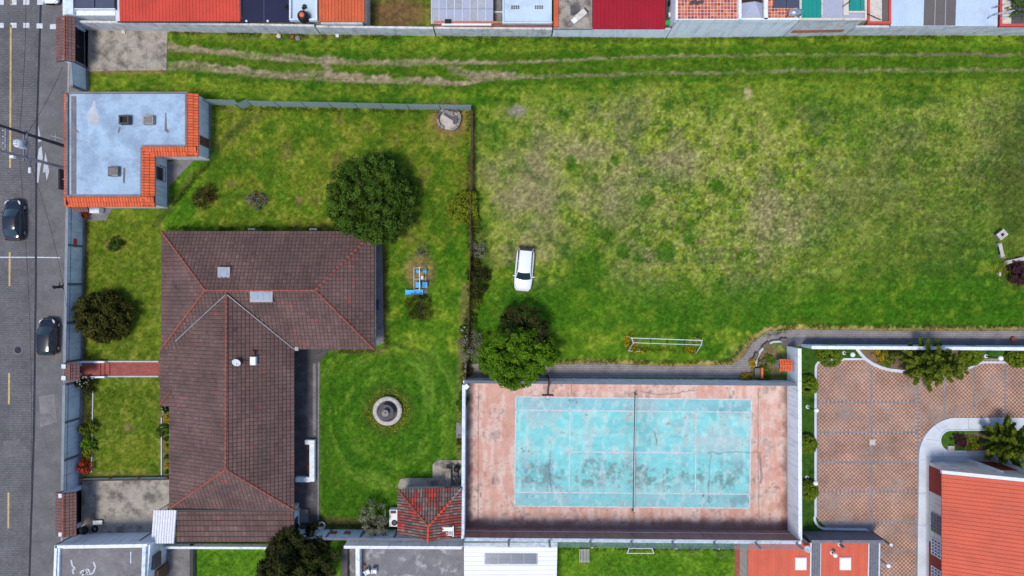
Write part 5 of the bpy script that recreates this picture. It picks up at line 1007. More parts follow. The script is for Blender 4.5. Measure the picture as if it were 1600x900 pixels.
for label, x, y, w, d, rz in (('dark planter box on curved garden edge below the asphalt corner', 1223, 530.5, .75, .35, 0), ('dark planter box on the bend of the curved garden edge', 1195, 539, .8, .42, .7), ('dark planter box lower on the curved garden edge beside gold planter', 1179.5, 556, .4, .75, -.35)):
    p = W(x, y); root = empty('planter_box', (p.x, p.y, 0), label, 'planter', 'dark planter boxes round the corner garden'); MB().cbox((p.x, p.y, -.02), w, d, .4, rz).build('box', 'concrete_dark', root, bevel=.02); MB().cbox((p.x, p.y, .38), w - .12, d - .12, .03, rz).build('soil', 'earth', root)
plant('potted_bush', 'golden bush in planter on curved garden edge', 'plant', 1176.5, 567, .36, .7, 'gold', n=16, per=34, leaf=.09, sq=(.8, 1.4), trunk=False); plant('potted_bush', 'golden bush against the north court wall', 'plant', 1168, 589, .42, .7, 'gold', n=18, per=34, leaf=.09, sq=(1.5, .8), trunk=False)
p = W(1181, 582); root = empty('garden_bench', (p.x, p.y, 0), 'green bench with orange end board at corner garden', 'bench'); MB().cbox((p.x, p.y, .36), .5, .95, .06).build('seat', 'slate_green', root); MB().cbox((p.x + .38, p.y + .02, -.03), .18, 1.05, .8).build('backrest', 'orange_plastic', root)
for q in (-.38, .38): MB().cbox((p.x, p.y + q, -.03), .45, .07, .39).build('leg', 'metal_dark', root)
plant('flower_bush', 'pale green low weeds in corner garden beside shrine', 'plant', 1204, 562, .6, .4, 'bright', n=16, per=30, leaf=.09, trunk=False); plant('flower_bush', 'low green plants in corner garden near the green bench', 'plant', 1196, 583, .7, .45, 'bright', n=18, per=30, leaf=.09, trunk=False); plant('flower_bush', 'bluish low plant at the curved garden edge', 'plant', 1190, 566, .4, .35, 'grey', n=10, per=26, leaf=.08, trunk=False)
# ---------------------------------------------------------------- neighbours to the south
def body(root, l, z, mat='wall_cream', inset=.12):
    P = [Vector(W(*p, z)[:2]) for p in l]; c = sum(P, Vector((0, 0))) / len(P); P = [p + (c - p).normalized() * inset for p in P]; MB().prism(P, -.05, z - .13).build('wall', mat, root)
root = empty('painted_roof_house', (*W(170, 900)[:2], 0), 'house with pale parapet and white paint scrawls on grey roof', 'house'); z = 3.95
l = [(87, 856), (236, 852), (222, 990), (84, 990)]; P = P2([(87, 856), (232, 853), (220, 990), (80, 990)], z); MB().prism(P, -.05, z - .35).build('wall', 'wall_white', root)
rf = MB().prism(P2([(92, 858), (223, 856), (220, 990), (86, 990)], z - .3), z - .345, z - .3).build('roof', 'concrete_mid', root)
for a, b in (((86, 854.5), (230, 852)), ((87, 853), (82, 990))): MB().obox(W(*a, z), W(*b, z), -.12, .12, z - .4, z).build('parapet', 'wall_white', root)
MB().obox(W(226, 854, z), W(221, 990, z), -.22, .12, z - .4, z - .004).build('parapet', 'wall_blue', root); MB().obox(W(91, 857, z), W(87, 990, z), -.05, .12, z - .38, z - .03).build('parapet_face', 'wall_blue', root)
def scrawl(pts, w=.07): 
    m = MB(); Q = [W(*p, z - .3) for p in pts]
    for a, b in zip(Q[:-1], Q[1:]): m.obox(a, b, -w, w, z - .299, z - .296)
    m.build('paint_scrawl', 'paint_white', rf)
for s_ in ([(111, 875), (113, 884), (118, 889), (113, 890), (115, 897)], [(146, 878), (149, 886), (146, 894), (141, 898)], [(125, 896), (128, 892), (133, 891), (131, 897), (136, 889), (140, 892), (137, 898)], [(128, 899), (135, 894), (141, 897)]): scrawl(s_)
MB().obox(W(204.5, 862, z - .3), W(204.5, 880, z - .3), -.04, .04, z - .3, z - .27).build('roof_pipe', 'wall_blue', rf)
ewx = W(232, 853, z).x + .0
for y0, y1, z0, z1, mt in ((857, 878, 1.6, 3.0, 'glass_dark'), (884, 902, .2, 2.2, 'wood')): MB().box(W(228, 0, z).x - .05, W(231, 0, z).x + .04 + .1, W(0, y1, 1).y, W(0, y0, 1).y, z0, z1).build('window' if z0 > 1 else 'door', mt, root)
wall('side_wall', 'long dark kerb wall between driveway and neighbour lawn', W(301, 990), W(301, 847), .5, .25, -1, n=3, mat='concrete_mid', cap='metal_dark', pil=None)
wall('rear_wall', 'white-capped low wall behind the brown lean-to roof', W(240, 849), W(470, 850), .9, .15, -1, n=4, mat='wall_white', cap='wall_white', pil=None)
wall('side_wall', 'brown and grey edging wall between neighbour lawn and patio', W(545, 990), W(544, 850), .6, .5, 1, n=2, mat='wall_rust', cap='concrete_dark', pil=None); wall('side_wall', 'white wall across the grey neighbour patio', W(566, 990), W(565, 848), 1.1, .32, 1, n=2, mat='wall_white', cap='wall_white', pil=None)
wall('rear_wall', 'pale capped wall along the patio south of the hut', W(546, 840), W(724, 841), 2.3, .2, -1, n=4, mat='wall_white', cap='wall_white', pil=None)
for x, y, rz in ((575, 891, .5), (586, 889.5, 0)):
    p = W(x, y); root = empty('garden_chair', (p.x, p.y, 0), ('turned white garden chair nearest the red pot on grey patio' if rz else 'square-set white garden chair beyond the turned one on grey patio'), 'chair', 'white chairs on the patio', rz=0); c, s_ = math.cos(rz), math.sin(rz); rot = lambda dx, dy: (p.x + c * dx - s_ * dy, p.y + s_ * dx + c * dy)
    MB().cbox((p.x, p.y, .42), .5, .48, .04, rz).build('seat', 'white_plastic', root, bevel=.01); MB().cbox((*rot(0, .24), .44), .5, .05, .45, rz).build('backrest', 'white_plastic', root)
    for dx in (-.22, .22):
        MB().cbox((*rot(dx, 0), .62), .06, .46, .04, rz).build('armrest', 'white_plastic', root)
        for dy in (-.2, .2): MB().cbox((*rot(dx, dy), .03), .05, .05, .4, rz).build('leg', 'white_plastic', root)
p = W(569, 883); root = empty('red_pot', (p.x, p.y, 0), 'small red pot against the white patio wall', 'pot'); MB().lathe([(.01, .03), (.12, .03), (.17, .32), (.14, .32), (.12, .28), (.01, .28)], p.x, p.y, 14).build('pot', 'clay_pot', root, smooth=True)
m = MB()
root = empty('white_roofed_house', (*W(798, 900)[:2], 0), 'house with ribbed white metal roof and grey skylight strip', 'house'); z = 3.1; a, b, c, d = W(725, 848, z), W(725, 990, z), W(868, 990, z), W(871, 847, z)
body(root, [(726, 849), (870, 849), (868, 990), (726, 990)], z, 'wall_white'); m = MB(); corrug(m, b, a, d, c, .42, .05); rf = m.build('roof', 'roof_white', root)
s0, s1 = W(757, 882, z + .1), W(840, 865, z + .1); sk = MB().box(s0.x, s1.x, s0.y, s1.y, z - .02, z + .1).build('skylight', 'flashing', rf)
for r_ in range(2):
    for k in range(4): x0 = s0.x + .1 + (s1.x - s0.x - .2) * k / 4; MB().box(x0 + .03, x0 + (s1.x - s0.x - .2) / 4 - .03, s0.y + .1 + r_ * .48, s0.y + .54 + r_ * .48, z + .1, z + .13).build('pane', 'glass_mid', sk)
def red_roof(label, l, z, sky_, name='red_roofed_house', mat='roof_salmon'):
    root = empty(name, (*W(*l[0])[:2], 0), label, 'house'); body(root, l, z, 'wall_cream'); A = [W(*p, z) for p in l]; m = MB(); corrug(m, A[0], A[1], A[2], A[3], .9, .03); rf = m.build('roof', mat, root)
    if sky_: q = W(*sky_, z + .12); k = MB().cbox((q.x, q.y, z - .02), 1.1, 1.22, .14).build('skylight', 'metal_white', rf); MB().cbox((q.x, q.y, z + .12), .96, 1.08, .04).build('pane', 'roof_white', k)
    return root
red_roof('red roof with a white skylight next to the brick walk', [(1169, 850), (1267, 848), (1264, 990), (1168, 990)], 2.7, (1251.5, 881)); red_roof('red roof with white skylight beside the slate wall', [(1283.5, 847), (1357, 848), (1354, 990), (1281, 990)], 2.75, (1321, 881))
for label, x0, x1 in (('dark ribbed metal gutter roof between two red roofs', 1267.5, 1283), ('grey ribbed metal roof strip at the edge of the plaza', 1358, 1374)):
    root = empty('ribbed_strip_roof', (*W(x0, 900)[:2], 0), label, 'roof'); z = 2.6; m = MB(); corrug(m, W(x0 + .6, 848, z), W(x1, 848, z), W(x1 - 2.5, 990, z), W(x0 - 2, 990, z), .2, .05); m.build('roof_sheet', 'metal_grey', root); MB().prism(P2([(x0 + 1, 849), (x1 - .5, 849), (x1 - 3, 989), (x0 - 1.5, 989)], z), -.05, z - .12).build('wall', 'wall_slate', root)
    for xx in ((x0 - .3, x1 + .2) if x0 < 1300 else (x0 - .6, x1 + .4)): MB().obox(W(xx, 848, z + .1), W(xx - 2.4, 990, z + .1), -.06, .06, z - .1, z + .12).build('edge_flashing', 'metal_white', root)
p = W(1262, 859, 3.4); root = empty('satellite_dish', (p.x, p.y, 2.7), 'pale satellite dish on the corner of the red roof', 'satellite dish'); d_ = MB().lathe([(.02, 0), (.2, .03), (.34, .12), (.3, .12), (.02, .04)], 0, 0, 18); d_.v = [tuple(Matrix.Rotation(-.7, 3, 'X') @ Vector(v) + Vector((p.x, p.y, 3.35))) for v in d_.v]; d_.build('dish', 'metal_white', root, smooth=True); MB().tube([(p.x, p.y, 2.65), (p.x, p.y, 3.4)], .035, 8).build('mast', 'metal_grey', root)
p = W(1380, 845, 1.8); root = empty('wall_bracket_light', (*W(1361, 833)[:2], 0), 'grey angled post at the end of the slate wall', 'post'); q = W(1362, 831); MB().tube([(q.x, q.y, -.03), (q.x, q.y, 3.6)], .1, 8).build('post', 'metal_grey', root); MB().cbox((q.x, q.y, 3.6), .26, .26, .1).build('cap', 'metal_white', root)
p = W(1313, 851, 3.0); root = empty('roof_flue', (p.x, p.y, 2.7), 'grey flue pipe with pale collar on the red roof', 'flue'); MB().tube([(p.x, p.y, 2.7), (p.x, p.y, 3.9)], .13, 12).build('pipe', 'metal_grey', root); MB().lathe([(.2, 2.74), (.2, 2.95), (.12, 3.0)], p.x, p.y, 14).build('collar', 'metal_white', root)
# backyard: bench, little goal, hoops
p = W(913, 868.5, .45); root = empty('slatted_bench', (p.x, p.y, 0), 'grey slatted metal table on the neighbour lawn', 'table')
for k in range(7): MB().cbox((p.x - .45 + k * .15, p.y, .42), .09, 1.35, .035).build('slat', 'flashing', root)
for x in (-.42, .42):
    for y in (-.55, .55): MB().tube([(p.x + x, p.y + y, -.05), (p.x + x, p.y + y, .42)], .03, 8).build('leg', 'metal_grey', root)
for y in (-.55, .55): MB().cbox((p.x, p.y + y, .38), .95, .05, .035).build('cross_bar', 'metal_grey', root)
root = empty('small_goal', (*W(998, 858)[:2], 0), 'small white goal frame on the neighbour lawn', 'goal'); zz = 1.1; A, B, C, D = W(980, 864.5, zz), W(1021.5, 864.5, zz), W(977, 853), W(1017, 853)
g0, g1 = W(983, 857, zz), W(1019, 857, zz)
for n_, pts in (('crossbar', [A, B]), ('rear_bar', [g0, g1]), ('side_bar', [A, g0]), ('side_bar', [B, g1]), ('goal_post', [A, (A.x, A.y, -.05)]), ('goal_post', [B, (B.x, B.y, -.05)]), ('rear_stay', [g0, (g0.x - .2, g0.y + .3, -.03)]), ('rear_stay', [g1, (g1.x + .0, g1.y + .3, -.03)])): MB().tube(pts, .045, 8).build(n_, 'metal_white', root)
for x, y, r_ in ((1060, 855, .45), (1081, 855, .5), (1127, 859, .62)):
    p = W(x, y); m = MB(); m.tube([(p.x + r_ * math.cos(t * math.pi / 12), p.y + r_ * 1.2 * math.sin(t * math.pi / 12), .05 + .25 * (1 + math.sin(t * math.pi / 12))) for t in range(25)], .018, 6); tag(m.build('wire_hoop', 'metal_grey'), ('thin wire hoop nearest the small goal on neighbour lawn' if r_ < .48 else 'middle thin wire hoop on the neighbour lawn' if r_ < .6 else 'largest thin wire hoop, nearest the brick walk'), 'hoop', 'wire hoops on the neighbour lawn')
# ---------------------------------------------------------------- row of houses to the north
def fy(px): return float(np.interp(px, [100, 140, 270, 400, 520, 660, 800, 862, 1000, 1200, 1300, 1500, 1620], [47, 47.5, 47, 50, 54.5, 56, 57, 57.5, 59.5, 57.5, 55.5, 57, 55]))
def nwall(label, x0, x1, h, mat, cap='wall_grey', n=3, t=.2, **k): return wall('boundary_wall', label, W(x0, fy(x0)), W(x1, fy(x1)), h, t, 1, n=n, mat=mat, cap=cap, pil=None, cap_w=.0, cap_h=.04, **k)
NY = 36.0
def house(label, x0, x1, ybot, z, name='row_house', wallm='wall_cream', cat='house', ov=.12):
    a = W(x0, ybot, z); b = W(x1, ybot, z); root = empty(name, ((a.x + b.x) / 2, 30, 0), label, cat)
    yb = max(a.y + ov, (450 - max(fy(x0), fy(x1))) / S + .55); MB().box(a.x + .06, b.x - .06, yb, NY, -.05, z - .13).build('wall', wallm, root)
    return root, a, b
def ribroof(label, x0, x1, ybot, z, mat, pitch=.3, amp=.05, **k):
    root, a, b = house(label, x0, x1, ybot, z, **k); m = MB(); corrug(m, (a.x, a.y, z), (b.x, b.y, z), (b.x, NY, z + .5), (a.x, NY, z + .5), pitch, amp); rf = m.build('roof', mat, root); return root, rf, a, b
def flatroof(label, x0, x1, ybot, z, mat, par=.25, parm='wall_white', pt=.15, **k):
    root, a, b = house(label, x0, x1, ybot, z, ov=0, **k); rf = MB().box(a.x, b.x, a.y, NY, z - .125, z).build('roof', mat, root)
    if par:
        MB().box(a.x, b.x, a.y - .002, a.y + pt, z - .1, z + par).build('parapet', parm, root)
        for x, y in ((a.x, 1), (b.x, -1)): MB().box(x, x + pt * y, a.y + pt + .003, NY, z - .1, z + par - .004).build('parapet', parm, root)
    return root, rf, a, b
nwall('grey block wall along the grass strip from the tiled gate to the orange roof', 137, 500, 2.1, 'wall_grey', n=6); nwall('grey block wall beside the bare brown yard', 502, 680, 1.9, 'wall_grey', n=3); nwall('grey wall below exposed brickwork, north of the fence corner', 682, 861, 1.95, 'wall_grey', n=3)
nwall('clean white wall under the crimson roof', 863, 1040, 2.15, 'wall_white', cap='concrete_pale', n=3); nwall('tall white wall below the red tiled terrace', 1042, 1222, 4.4, 'wall_white', cap='wall_white', n=3); nb = nwall('grey wall with strip of exposed red brick below the teal roof', 1224, 1318, 4.2, 'wall_grey', n=2); nwall('grey weathered wall under the pale corrugated roof', 1320, 1690, 2.2, 'wall_grey', n=5)
q0, q1 = W(1229, fy(1229)), W(1308, fy(1308)); MB().obox(q0, q1, -.03, .0, 1.0, 1.75).build('exposed_brick', 'brickwall', nb)
# 1 corner house
root, rf, a, b = flatroof('white corner house with dark glazed canopy roof beside tiled gate', 98, 180, 24, 2.9, 'wall_white', par=0, wallm='wall_white')
p0, p1 = W(116, 12.5, 3.3), W(179, -60, 3.3); sk = MB().box(p0.x, p1.x, p0.y, p1.y, 2.9, 3.2).build('canopy', 'metal_dark', rf)
for k in range(2): w_ = (p1.x - p0.x) / 2; MB().box(p0.x + w_ * k + .06, p0.x + w_ * (k + 1) - .06, p0.y + .08, p1.y, 3.2, 3.24).build('pane', 'roof_slate', sk)
MB().box(p0.x, p1.x, p0.y - .12, p0.y - .01, 2.9, 3.3).build('gutter', 'metal_white', rf); m = MB(); m.box(W(100, 0, 3.3).x, W(114, 0, 3.3).x, W(0, 22, 3.3).y, NY, 2.91, 3.3); m.build('parapet', 'wall_blue', root)
root, rf, a, b = ribroof('house with long ribbed bright red metal roof', 187, 375.5, 33.5, 3.0, 'roof_red', .32, .05); MB().box(a.x - .25, b.x + .4, a.y - .06, a.y + .04, 2.82, 2.96).build('gutter', 'metal_dark', rf); MB().box(W(180, 0, 3).x, a.x - .03, a.y, NY, 2.7, 2.92).build('side_gutter', 'metal_white', rf)
root, rf, a, b = flatroof('house with dark navy sheeted flat roof', 378, 452, 34, 2.7, 'roof_navy', par=0); MB().box(a.x + (b.x - a.x) * .46, a.x + (b.x - a.x) * .46 + .06, a.y, NY, 2.7, 2.72).build('seam', 'roof_slate', rf)
for k in (.1, .55): MB().ball((a.x + (b.x - a.x) * k, a.y + .05, 2.75), .12, 6).build('bolt', 'white_plastic', rf)
root, rf, a, b = flatroof('pale blue roof terrace holding a black water tank', 453.5, 497, 33.5, 2.7, 'roof_ice', par=.35, parm='wall_blue')
p = W(474, 26, 3.2); tk = empty('water_tank', (p.x, p.y, 2.7), 'round black water tank with orange lid on pale blue terrace', 'water tank'); MB().lathe([(.01, 2.7), (.5, 2.7), (.55, 2.8), (.55, 3.3), (.5, 3.5), (.3, 3.68), (.01, 3.72)], p.x, p.y, 24).build('tank', 'black_plastic', tk, smooth=True); MB().lathe([(.24, 3.68), (.22, 3.8), (.01, 3.83)], p.x, p.y, 16).build('lid', 'orange_plastic', tk, smooth=True)
for x in (462.5, 487): plant('potted_plant', ('small potted plant between the navy roof and black water tank' if x < 470 else 'small potted plant between black water tank and orange roof'), 'plant', x, 27.5, .22, .4, 'pine', n=8, per=24, leaf=.08, trunk=False, group='pots by the water tank').location.z = 2.7
root, rf, a, b = ribroof('house with weathered orange ribbed roof next to the bare yard', 498.5, 570, 34, 3.0, 'roof_orange', .3, .08); MB().box(a.x + .1, b.x - .3, a.y - .1, a.y + .35, 2.3, 2.75).build('eave_wall', 'wall_grey', root)
# bare yard lies between; 6 grey sheeted roof
root, a, b = house('house roofed with grey translucent sheets and white battens', 674, 771, 37.5, 2.9, wallm='brickwall'); rf = MB().box(a.x + .02, b.x - .02, a.y + .05, NY, 2.7, 2.85).build('roof', 'metal_grey', root); nx_ = 8
for k in range(nx_):
    for j in range(4):
        y0 = a.y + .03 + j * 1.45; w_ = (b.x - a.x) / nx_; MB().box(a.x + w_ * k + .03, a.x + w_ * (k + 1) - .03, y0, y0 + 1.41, 2.86, 2.89 + R.uniform(0, .02)).build('roof_sheet', R.choice(['roof_grey', 'roof_grey', 'roof_lav']), rf)
    MB().box(a.x + w_ * k - .03, a.x + w_ * k + .025, a.y, NY, 2.86, 2.935).build('batten', 'metal_white', rf)
MB().box(a.x + 1.0, b.x - .2, a.y - .15, a.y + .02, 2.8, 2.98).build('gutter', 'white_plastic', rf); q = W(700, 33, 3.1); MB().cbox((q.x, q.y, 2.9), .6, .4, .2).build('roof_vent', 'metal_dark', rf)
wb = wall('brick_wall', 'strip of exposed red brick wall above the grey wall', W(683, 52.5), W(861, 53.5), 2.9, .15, 1, n=4, mat='brickwall', cap='brickwall', pil=None, cap_w=.02); wb.location.y += .0
o = MB().box(W(771, 0, 1.5).x, W(784, 0, 1.5).x, W(0, 40, 1.5).y, NY, -.05, 1.5).build('side_passage', 'concrete_mid'); tag(o, 'grey covered passage between sheeted roof and ice blue roof', 'roof'); 
MB().tube([(W(771, 0, 2.9).x, W(0, 14, 2.9).y, 2.86), (W(785, 0, 2.9).x, W(0, 14, 2.9).y, 2.86)], .06, 8); q = W(778, 14, 2.7); m = MB().cbox((q.x, q.y, 1.48), .95, .12, .5); tag(m.build('pipe_bridge', 'metal_white'), 'white pipe bridging the grey passage', 'pipe')
root, rf, a, b = flatroof('ice blue flat roof with two sets of small dark vents', 785, 862, 37.5, 2.9, 'roof_ice', par=.2, parm='roof_ice')
for cx in (805, 842):
    for k in range(4):
        for j in range(2): q = W(cx - 5 + k * 3.4, 10 + j * 3, 2.9); MB().cbox((q.x, q.y, 2.9), .13, .13, .07).build('vent', 'concrete_dark', rf)
root, rf, a, b = flatroof('grey cement roof terrace with orange edge beside the crimson roof', 865, 925, 46, 2.3, 'concrete', par=.15, parm='stone'); MB().box(W(865, 0, 2.6).x, W(872.5, 0, 2.6).x, a.y + .18, NY, 2.3, 2.62).build('edge_strip', 'roof_orange', root)
q = W(908, 22, 2.8); tb = empty('bath_tub', (q.x, q.y, 2.3), 'cream tub lying diagonally on the grey roof terrace', 'tub'); rz = math.radians(40); MB().cbox((q.x, q.y, 2.3), 1.15, .62, .5, rz).build('body', 'wall_cream', tb, bevel=.08); MB().cbox((q.x - .62, q.y - .52, 2.3), .5, .5, .35, rz).build('end', 'white_plastic', tb, bevel=.05); MB().cbox((q.x + .5, q.y + .42, 2.8), .09, .55, .03, rz).build('handle', 'metal_dark', tb)
q = W(899, 16.5, 2.32); tag(MB().cbox((q.x, q.y, 2.3), .95, .95, .03).build('rubber_mat', 'concrete_dark'), 'dark square mat beside the cream tub', 'mat')
root, rf, a, b = ribroof('house with ribbed crimson metal roof', 926, 1039.5, 45, 2.6, 'roof_crimson', .38, .045)
root, rf, a, b = flatroof('narrow grey light well holding junk beside the crimson roof', 1040.5, 1054, 42, 1.6, 'concrete_dark', par=.0)
for label, x, y, w_, d_, h_, mt, nm in (('bright green cover in the narrow light well', 1043, 35, .5, .45, .3, 'green_plastic', 'plastic_cover'), ('grey crate with white frame in the light well', 1047, 24, .5, .55, .5, 'metal_grey', 'storage_crate'), ('black drum in the light well', 1048, 5, .5, .5, .6, 'black_plastic', 'storage_drum')):
    q = W(x, y, 1.9); rt = empty(nm, (q.x, q.y, 1.6), label, 'crate'); MB().cbox((q.x, q.y, 1.6), w_, d_, h_, .1).build('body', mt, rt, bevel=.06); MB().cbox((q.x, q.y, 1.6 + h_), w_ * .7, d_ * .7, .04, .1).build('lid', 'metal_white' if mt == 'metal_grey' else mt, rt)
# terrace with red floor tiles
z = 4.3; root, rf, a, b = flatroof('white house with red tiled terrace and glazed light well', 1055.5, 1247, 31, z + .3, 'concrete_mid', par=.0, wallm='wall_white')
def floor_tiles(x0, x1, y0, y1, zz):
    m = MB(); A = W(x0, y1, zz); B = W(x1, y0, zz); s_ = .31; nx_ = int((B.x - A.x) / s_); ny_ = int((B.y - A.y) / s_) + 1
    for i in range(nx_):
        for j in range(ny_):
            k = R.uniform(.75, 1.15); c = R.choice([sr(204, 100, 72), sr(190, 84, 70), sr(214, 116, 82), sr(168, 74, 66)]); m.box(A.x + i * s_ + .025, A.x + (i + 1) * s_ - .025, A.y + j * s_ + .025, A.y + (j + 1) * s_ - .025, zz - .02, zz + .012, tuple(q * k for q in c))
    o = m.build('floor_tile', 'terrace_tile', root); o['kind'] = 'stuff'; MB().box(A.x, B.x, A.y, B.y, zz - .06, zz - .004).build('grout', 'wall_cream', root)
floor_tiles(1059, 1154, -70, 30, z + .36); floor_tiles(1200, 1246, -70, 28.5, z + .36)
zz = z + .34
for x0, x1, y0, y1 in ((1055.5, 1059, 31, -70), (1154, 1158.5, 30.2, -70), (1194, 1199.5, 30.2, -70), (1059.2, 1153.8, 31, 29.5), (1158.7, 1247, 31, 28)): A, B = W(x0, y0, zz + .4), W(x1, y1, zz + .4); MB().box(A.x, B.x, A.y, B.y, z, zz + .42).build('parapet', 'wall_white', root)
A, B = W(1159, 27, zz), W(1194, -70, zz); MB().box(A.x, B.x, A.y, B.y, zz - .03, zz - .01).build('light_well', 'felt', root); q = W(1178, 16, zz + .6); m = MB(); m.add([(q.x - 1.0, q.y - .7, zz), (q.x + 1.0, q.y - .7, zz), (q.x + 1.0, q.y + .9, zz), (q.x - 1.0, q.y + .9, zz), (q.x + .05, q.y + .75, zz + .8)], [(3, 2, 1, 0), (0, 1, 4), (1, 2, 4), (2, 3, 4), (3, 0, 4)]); m.build('pyramid_skylight', 'roof_lav', root)
tk = empty('solar_heater', (*W(1240, 18, zz)[:2], zz), 'silver solar water tank with two dark panels on red tiles', 'water heater'); A, B = W(1233, 19, zz + .7), W(1252, 19, zz + .7); MB().tube([(A.x, A.y, zz + .6), (B.x, B.y, zz + .6)], .32, 16).build('tank', 'steel', tk, smooth=True)
for x in (1219, 1239): q = W(x, 3, zz + .4); MB().cbox((q.x, q.y, zz + .3), 1.15, 1.0, .06).build('solar_panel', 'roof_slate', tk)
for x, y in ((1214, 7), (1234, 7), (1245, 7), (1236, 19), (1249, 19)): q = W(x, y, zz + .2); MB().tube([(q.x, q.y, zz), (q.x, q.y, zz + .33)], .03, 6).build('leg', 'metal_grey', tk)
q = W(1089, 4, zz + .3); cl = empty('potted_plant', (q.x, q.y, zz), 'dark clutter of pots on the red tiled terrace', 'pots'); 
for k in range(4): MB().lathe([(.01, zz), (.13, zz), (.18, zz + .3), (.01, zz + .28)], q.x - .5 + k * .33, q.y + .1 * (k % 2), 12).build('pot', 'concrete_dark', cl, smooth=True)
# teal and grey roofs with cream parapet
root, rf, a, b = flatroof('house with teal and grey flat roofs behind a cream parapet', 1248, 1353, 32.5, 4.3, 'roof_lav', par=.2, parm='wall_cream', pt=.2)
for x0, x1, y1 in ((1250, 1283, 30), (1327, 1344, 17), (1345, 1350.5, 18.5)): A, B = W(x0, y1, 4.4), W(x1, -70, 4.4); m = MB(); corrug(m, (A.x, A.y, 4.4), (B.x, A.y, 4.4), (B.x, NY, 4.6), (A.x, NY, 4.6), .35, .03); m.build('teal_sheet', 'roof_teal', rf)
for x0, x1, y0, y1 in ((1283.5, 1285.5, 30, -70), (1318, 1326, 24, -70), (1326.2, 1351, 19.8, 17.2)): A, B = W(x0, y0, 4.5), W(x1, y1, 4.5); MB().box(A.x, B.x, A.y, B.y, 4.305, 4.52).build('parapet', 'wall_cream', rf)
MB().tube([W(1317, 10, 4.6), W(1330, 1, 4.9)], .04, 6).build('roof_bar', 'metal_dark', rf)
root, rf, a, b = flatroof('cream walled court with red coping beside the pale corrugated roof', 1354, 1391, 38, 2.6, 'wall_cream', par=.22, parm='red_trim', pt=.22); A, B = W(1378, 36, 2.6), W(1390, -70, 2.6); MB().box(A.x, B.x, A.y, B.y, 2.6, 2.63).build('recess_shade', 'roof_taupe', rf)  # flat sheet on the roof, its dark colour painting a recess's shade
MB().tube([W(1352, 20, 3.0), W(1377, 31, 2.9)], .04, 6).build('handrail', 'metal_dark', rf)
root, rf, a, b = ribroof('house with wide pale blue corrugated roof and brown insert', 1392, 1558.5, 41, 2.7, 'roof_pale', .28, .045, wallm='wall_grey'); A, B = W(1444, 39.5, 2.8), W(1493, -70, 2.8)
ins = MB().hexa([(A.x, A.y, 2.71), (B.x, A.y, 2.71), (B.x, NY, 3.24), (A.x, NY, 3.24), (A.x, A.y, 2.78), (B.x, A.y, 2.78), (B.x, NY, 3.3), (A.x, NY, 3.3)]).build('brown_sheet', 'roof_taupe', rf)
for k in (1, 2): x = A.x + (B.x - A.x) * k / 3; MB().hexa([(x - .03, A.y, 2.781), (x + .03, A.y, 2.781), (x + .03, NY, 3.301), (x - .03, NY, 3.301), (x - .03, A.y, 2.81), (x + .03, A.y, 2.81), (x + .03, NY, 3.33), (x - .03, NY, 3.33)]).build('batten', 'roof_grey', ins)
root, rf, a, b = flatroof('cream yard with red coping at the east end of the row', 1560, 1680, 42, 2.5, 'wall_cream', par=.22, parm='red_trim', pt=.24); A, B = W(1580, 39, 2.5), W(1680, -70, 2.5); MB().box(A.x, B.x, A.y, B.y, 2.5, 2.53).build('dark_floor', 'concrete_dark', rf)
bpy.data.objects[[o.name for o in bpy.data.objects if o.get('label', '').startswith('dark bush behind the red')][0]].location.z = 1.0
# washing on a line
for k, (x0, y0, x1, y1) in enumerate(((1559, 9, 1570, 6), (1561, 20, 1586, 15.5), (1569, 25.5, 1577, 24))):
    A, B = W(x0, y0, 3.9), W(x1, y1, 3.9); m = MB(); m.obox(A, B, -.02, .02, 3.35, 3.88); tag(m.build('hung_laundry', 'wall_white' if k else 'brickwall'), ('long pale laundry row hanging over the cream yard' if k == 1 else 'short white cloth hanging low over the cream yard' if k else 'pinkish cloth hanging over the cream yard'), 'laundry', 'laundry on the line')
    ln = MB(); 
A, B = W(1555, 21.5, 3.9), W(1600, 13.5, 3.9); m = MB(); m.tube([A, B], .012, 5); m.tube([W(1555, 10, 3.9), W(1600, 0, 3.9)], .012, 5); m.tube([W(1560, 27, 3.9), W(1600, 22, 3.9)], .012, 5); m.tube([(A.x, A.y, 2.4), (A.x, A.y, 3.95)], .04, 6); tag(m.build('clothes_line', 'metal_grey'), 'thin clothes lines above the cream yard', 'clothes line')
# rubble at the foot of the north wall
for label, x, y, w_, mt in (('pale sack lying in the grass by the north wall', 436, 57, .42, 'wall_cream'), ('reddish brick lump in grass below the navy roof', 457, 58, .35, 'clay_pot'), ('grey stone lump in grass by the brick lump', 466, 60, .5, 'stone'), ('white bag at the foot of the north wall', 527.5, 55.5, .35, 'white_plastic'), ('yellow rag on the concrete yard edge', 194, 50, .4, 'wall_cream')):
    p = W(x, y); b_ = MB().ball((p.x, p.y, .12), w_ * .5, 7, .6); b_.v = [(v[0] + R.uniform(-.05, .05), v[1] + R.uniform(-.05, .05), max(-.05, v[2] + R.uniform(-.04, .04))) for v in b_.v]; tag(b_.build('debris', mt), label, 'debris')
